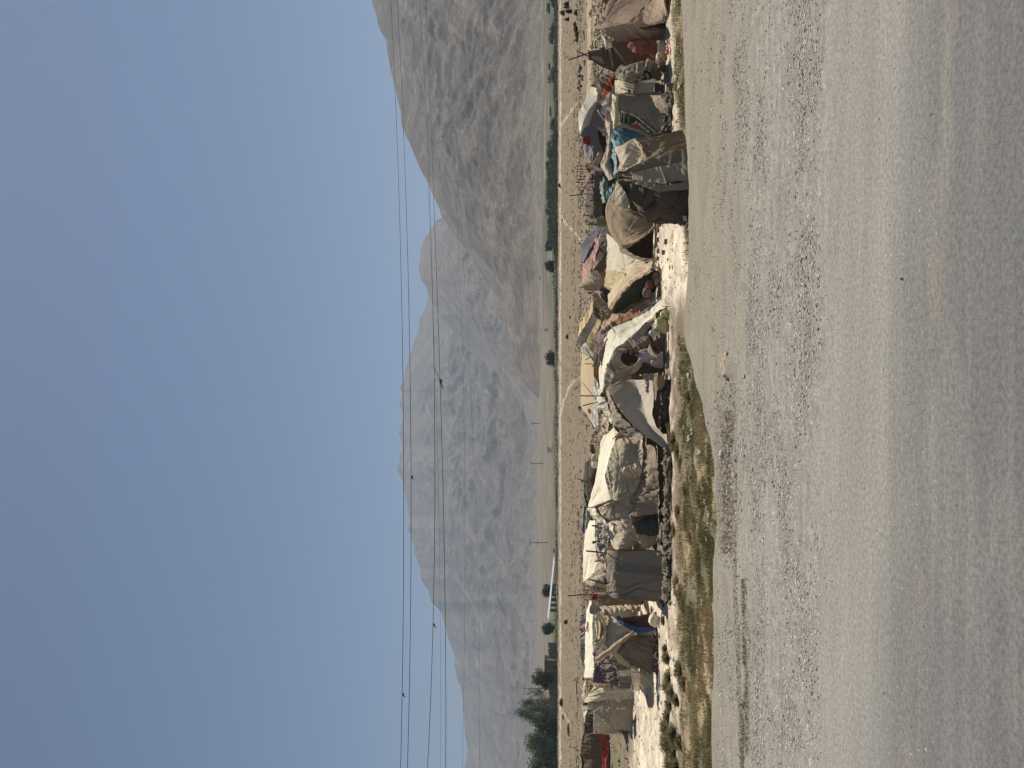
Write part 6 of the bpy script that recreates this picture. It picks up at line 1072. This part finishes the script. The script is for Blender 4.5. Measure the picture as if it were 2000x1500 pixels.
# hedge and crop strip at the far border of the field
n = 36000; yy = -500+rg.rand(n)*2600; dd = 289+rg.rand(n)**1.5*60; X_ = (750-yy)/F*dd; hk = np.clip(.6+fbm(X_/12, dd/10, 3, 4), .15, 1.5)*np.interp(yy, [-200, 250, 300, 470, 500, 650, 760, 1100, 1250, 1700], [.8, .9, 2.6, 2.2, .9, .6, .5, .4, .5, .5])
cg = np.array([(.06, .065, .045), (.085, .09, .055), (.115, .11, .07), (.05, .055, .04)])[rg.randint(0, 4, n)]; cg = np.where((yy > 1150)[:, None], cg*np.array((.95, 1.35, .75)), cg)
V_, F_, C_2 = blades(np.stack([X_, dd, plain_z(dd)], -1), 1.0, .5, .3, cg, 8); V_ = V_.reshape(-1, 3, 3); V_[:, 2, 2] = plain_z(dd)+(V_[:, 2, 2]-plain_z(dd))*hk
g = mesh_np('crops', V_.reshape(-1, 3), F_, gr_m, cols=C_2, smooth=False); tag(g, kind='stuff')
mudw = plain('mud_wall', (0.25, 0.20, 0.145), .95, .25, .4, .6, .1)
def wallp(name, y0, y1, D, h0, mat, label, cat='wall', dep=.5, jag=.4):
    m = MB(); a = at(1085, y0, D); b = at(1085, y1, D); z0 = float(plain_z(D))-.3; n = 14; w0 = []
    for i in range(n):
        xa = a[0]+(b[0]-a[0])*i/n; xb = a[0]+(b[0]-a[0])*(i+1)/n; hh = h0*(1+jag*.12*math.sin(i*1.7)+jag*.1*math.cos(i*3.1)); m.box(((xa+xb)/2, D+.002*i, z0+hh/2), (abs(xb-xa), dep, hh))
    o = m.build(name, mat, smooth=False); return tag(o, label, cat)
def house(y0, y1, D, h0, label):
    a = at(1085, y0, D); b = at(1085, y1, D); z0 = float(plain_z(D))-.3; t = empty('mud_house', ((a[0]+b[0])/2, D, z0), label, 'house'); w_ = abs(a[0]-b[0])
    m = MB(); m.box(((a[0]+b[0])/2, D+3, z0+h0/2), (w_, 6, h0)); m.build('wall', mudw, t, smooth=False)
    m = MB(); m.box(((a[0]+b[0])/2, D+3, z0+h0+.12), (w_+.5, 6.5, .26)); m.build('roof', plain('mud_roof', (.30, .235, .17), .95, .2, 1), t, smooth=False)
    m = MB(); m.box(((a[0]+b[0])/2+w_*.25, D-.03, z0+1.1), (1.0, .1, 2.0)); m.build('door', M_conc, t, smooth=False)
wallp('mud_wall', 1345, 1520, 308, 3.3, mudw, 'long brown mud wall in the shade under the trees')
wallp('mud_wall', 1255, 1300, 312, 3.6, mudw, 'low end stretch of mud wall stepping down beside the mud house')
house(1290, 1347, 309, 5.0, 'flat-roofed brown mud house beside the dark green bushy tree')
# long white-roofed shed
a = at(1083.5, 1092, 345); b = at(1071.5, 1212, 305); t = empty('long_shed', ((a[0]+b[0])/2, 325, float(plain_z(325))), 'long open shed with a thin sloping white roof at the far field edge', 'shed')
m = MB(); q = np.array((0, 5.0, .5)); V = [a, b, b+q, a+q]; th = np.array((0, 0, -.25)); m.add(V+[v+th for v in V], [(0, 1, 2, 3), (7, 6, 5, 4), (0, 4, 5, 1), (1, 5, 6, 2), (2, 6, 7, 3), (3, 7, 4, 0)])
m.build('roof', plain('white_sheet_roof', (.36, .37, .39), .5, .1, 1), t, smooth=False)
for i in range(7):
    f = i/6; p = a*(1-f)+b*f; z0 = float(plain_z(p[1])); m = MB(); m.tube([(p[0], p[1]+.3, z0-.2), (p[0], p[1]+.3, p[2]-.2)], .12, 6); m.build('post', M_wood, t)
m = MB()
for i in range(6):
    f = .5+i*.08; p = a*(1-f)+b*f; z0 = float(plain_z(p[1])); hh = max(.4, p[2]-z0-.4); m = MB(); m.box((p[0], p[1]+4.5, z0+hh/2), (abs(a[0]-b[0])*.078, .3, hh)); m.build('rear_panel', mudw, t, smooth=False)
# small pale buildings and boxes along the far green strip
for i, (y, x, D, w_, h_, lab) in enumerate([(878, 1080, 420, 2.8, 1.6, 'white box-like hut on the far green strip between two distant power poles'), (644, 1077, 520, 1.6, 1.8, 'tiny white hut at the foot of the brown outcrop'), (543, 1064, 900, 4, 3, 'small pale hut at the foot of the brown hill'), (1075, 1085, 330, 1.2, .9, 'small white box on the green strip near the double-armed pole')]):
    p = at(x, y, D); z0 = float(plain_z(D)); t = empty('hut', (p[0], D, z0), lab, 'hut'); m = MB(); m.box((p[0], D, z0+h_/2), (w_, 2.5, h_)); m.build('wall', plain('whitewash', (.7, .69, .66), .8, .08, 2), t, smooth=False)
    m = MB(); m.box((p[0], D, z0+h_+.08), (w_+.3, 2.8, .16)); m.build('roof', M_conc, t, smooth=False)
# power poles marching away
for (y, D, arms, lab) in [(1345, 272, [11.5], 'nearest power pole with one crossarm, rising above the dark green bushy tree'), (1060, 500, [11.2, 6.3], 'power pole with two crossarms in front of the hazy mountain foot'), (905, 760, [11.0], 'distant single-arm power pole between the double-armed pole and the farthest one'), (827, 1090, [10.5], 'farthest and smallest single-arm power pole')]:
    p = at(1080, y, D); z0 = float(plain_z(D)) if D > 290 else FZ; t = empty('power_pole', (p[0], D, z0), lab, 'power pole', 'power poles across the plain'); r = D/F*.75
    m = MB(); m.tube([(p[0], D, z0-.3), (p[0], D, z0+11.6)], [r*1.1, r*.8], 8); m.build('pole', M_conc, t)
    for z in arms:
        m = MB(); m.box((p[0], D, z0+z), (4.2, r*1.2, r*1.3)); m.build('crossarm', M_conc, t, smooth=False)
        for s in (-1.9, 0, 1.9):
            m = MB(); m.tube([(p[0]+s, D, z0+z+r), (p[0]+s, D, z0+z+r+.5)], r*.4, 6); m.build('insulator', M_conc, t)
# ---------------------------------------------------------------- overhead wires
def wire(pts, D, r, label, rows=None):
    p = np.array(pts, float); yy = np.linspace(-900, 2400, 90)
    c = np.polyfit(p[:, 1], p[:, 0], 3 if len(p) > 5 else 2); lo, hi = p[0, 1], p[-1, 1]
    xx = np.polyval(c, np.clip(yy, lo, hi)); d = np.polyder(c); xx += np.where(yy < lo, (yy-lo)*np.polyval(d, lo), 0)+np.where(yy > hi, (yy-hi)*np.polyval(d, hi), 0)
    m = MB(); m.tube([at(x, y, D) for x, y in zip(xx, yy)], r, 6); o = m.build('overhead_wire', M_wire); tag(o, label, 'wire', 'overhead wires')
    return lambda y: np.interp(y, yy, xx)
w1 = wire([(763, 0), (770, 150), (776, 300), (780, 400), (784, 560), (787, 760), (788, 900), (788, 1100), (786.5, 1300), (785, 1400), (782, 1500)], 24, .009, 'highest overhead wire, the one farthest up in the sky')
w2 = wire([(776, 0), (781, 100), (785, 200), (793, 400), (798, 560), (801, 760), (803, 930), (803, 1050), (801.5, 1200), (799, 1360), (796, 1500)], 24.5, .009, 'second highest overhead wire, just under the highest one')
w3 = wire([(820, 0), (826, 120), (833, 300), (840, 400), (846, 600), (849, 800), (850, 950), (848, 1100), (845, 1220), (840, 1360), (836, 1500)], 25, .009, 'third overhead wire, with a small rag snagged near the middle')
w4 = wire([(832, 0), (836, 120), (841, 300), (848, 400), (853, 530), (858, 660), (861, 800), (866, 1000), (869, 1200), (870.5, 1360), (871, 1500)], 25.5, .009, 'fourth overhead wire, the one carrying the dark tangled rag')
wire([(814, 0), (822, 120), (832, 330), (850, 700), (858, 1100), (860, 1500)], 60, .007, 'thin faint wire farther away between the third and fourth wires')
wire([(887, 330), (896, 500), (903, 660), (907, 850), (908, 1100), (905, 1400)], 70, .009, 'faint distant wire across the upper mountain slope')
wire([(900, 430), (912, 620), (921, 820), (929, 960), (934, 1150), (937, 1400)], 72, .009, 'lowest faint distant wire across the mountain slope')
t = empty('snagged_rag', tuple(at(861, 745, 25.5)), 'dark tangled rag with a pale tail snagged on the fourth wire', 'rag')
lump('rag_knot', CHAR, at(861, 745, 25.4), (.075, .04, .045), t, 3, .4, 3, folds=.2, rz=.5)
cloth('rag_tail', GREY, [[at(857, 738, 25.4), at(858, 746, 25.4), at(865, 762, 25.4)], [at(859, 738, 25.4), at(862, 749, 25.4), at(866, 758, 25.4)]], t, amp=.02, nu=14, nv=4)
sticks('rag_thread', M_wire, t, [(at(849, 719, 25.2), at(853, 727, 25.3)), (at(853, 727, 25.3), at(858, 740, 25.4)), (at(862, 748, 25.4), at(867, 757, 25.4))], .009, 5)
for (y, wf, D, lab) in ((932, w2, 24.4, 'small dark scrap with a white end hanging from the second wire'), (1356, w1, 23.9, 'small dark clip on the highest wire'), (1220, w3, 24.9, 'small dark scrap alone on the third wire')):
    x = float(wf(y)); t = empty('wire_scrap', tuple(at(x, y, D)), lab, 'scrap', 'scraps on the wires'); lump('knot', CHAR, at(x+2, y, D), (.05, .03, .035), t, y, .35, 2)
    cloth('tail', WHITE if y < 1000 else CHAR, [[at(x+2, y+2, D), at(x+5, y+6, D)], [at(x+4, y+1, D), at(x+7, y+5, D)]], t, amp=.01, nu=8, nv=3)
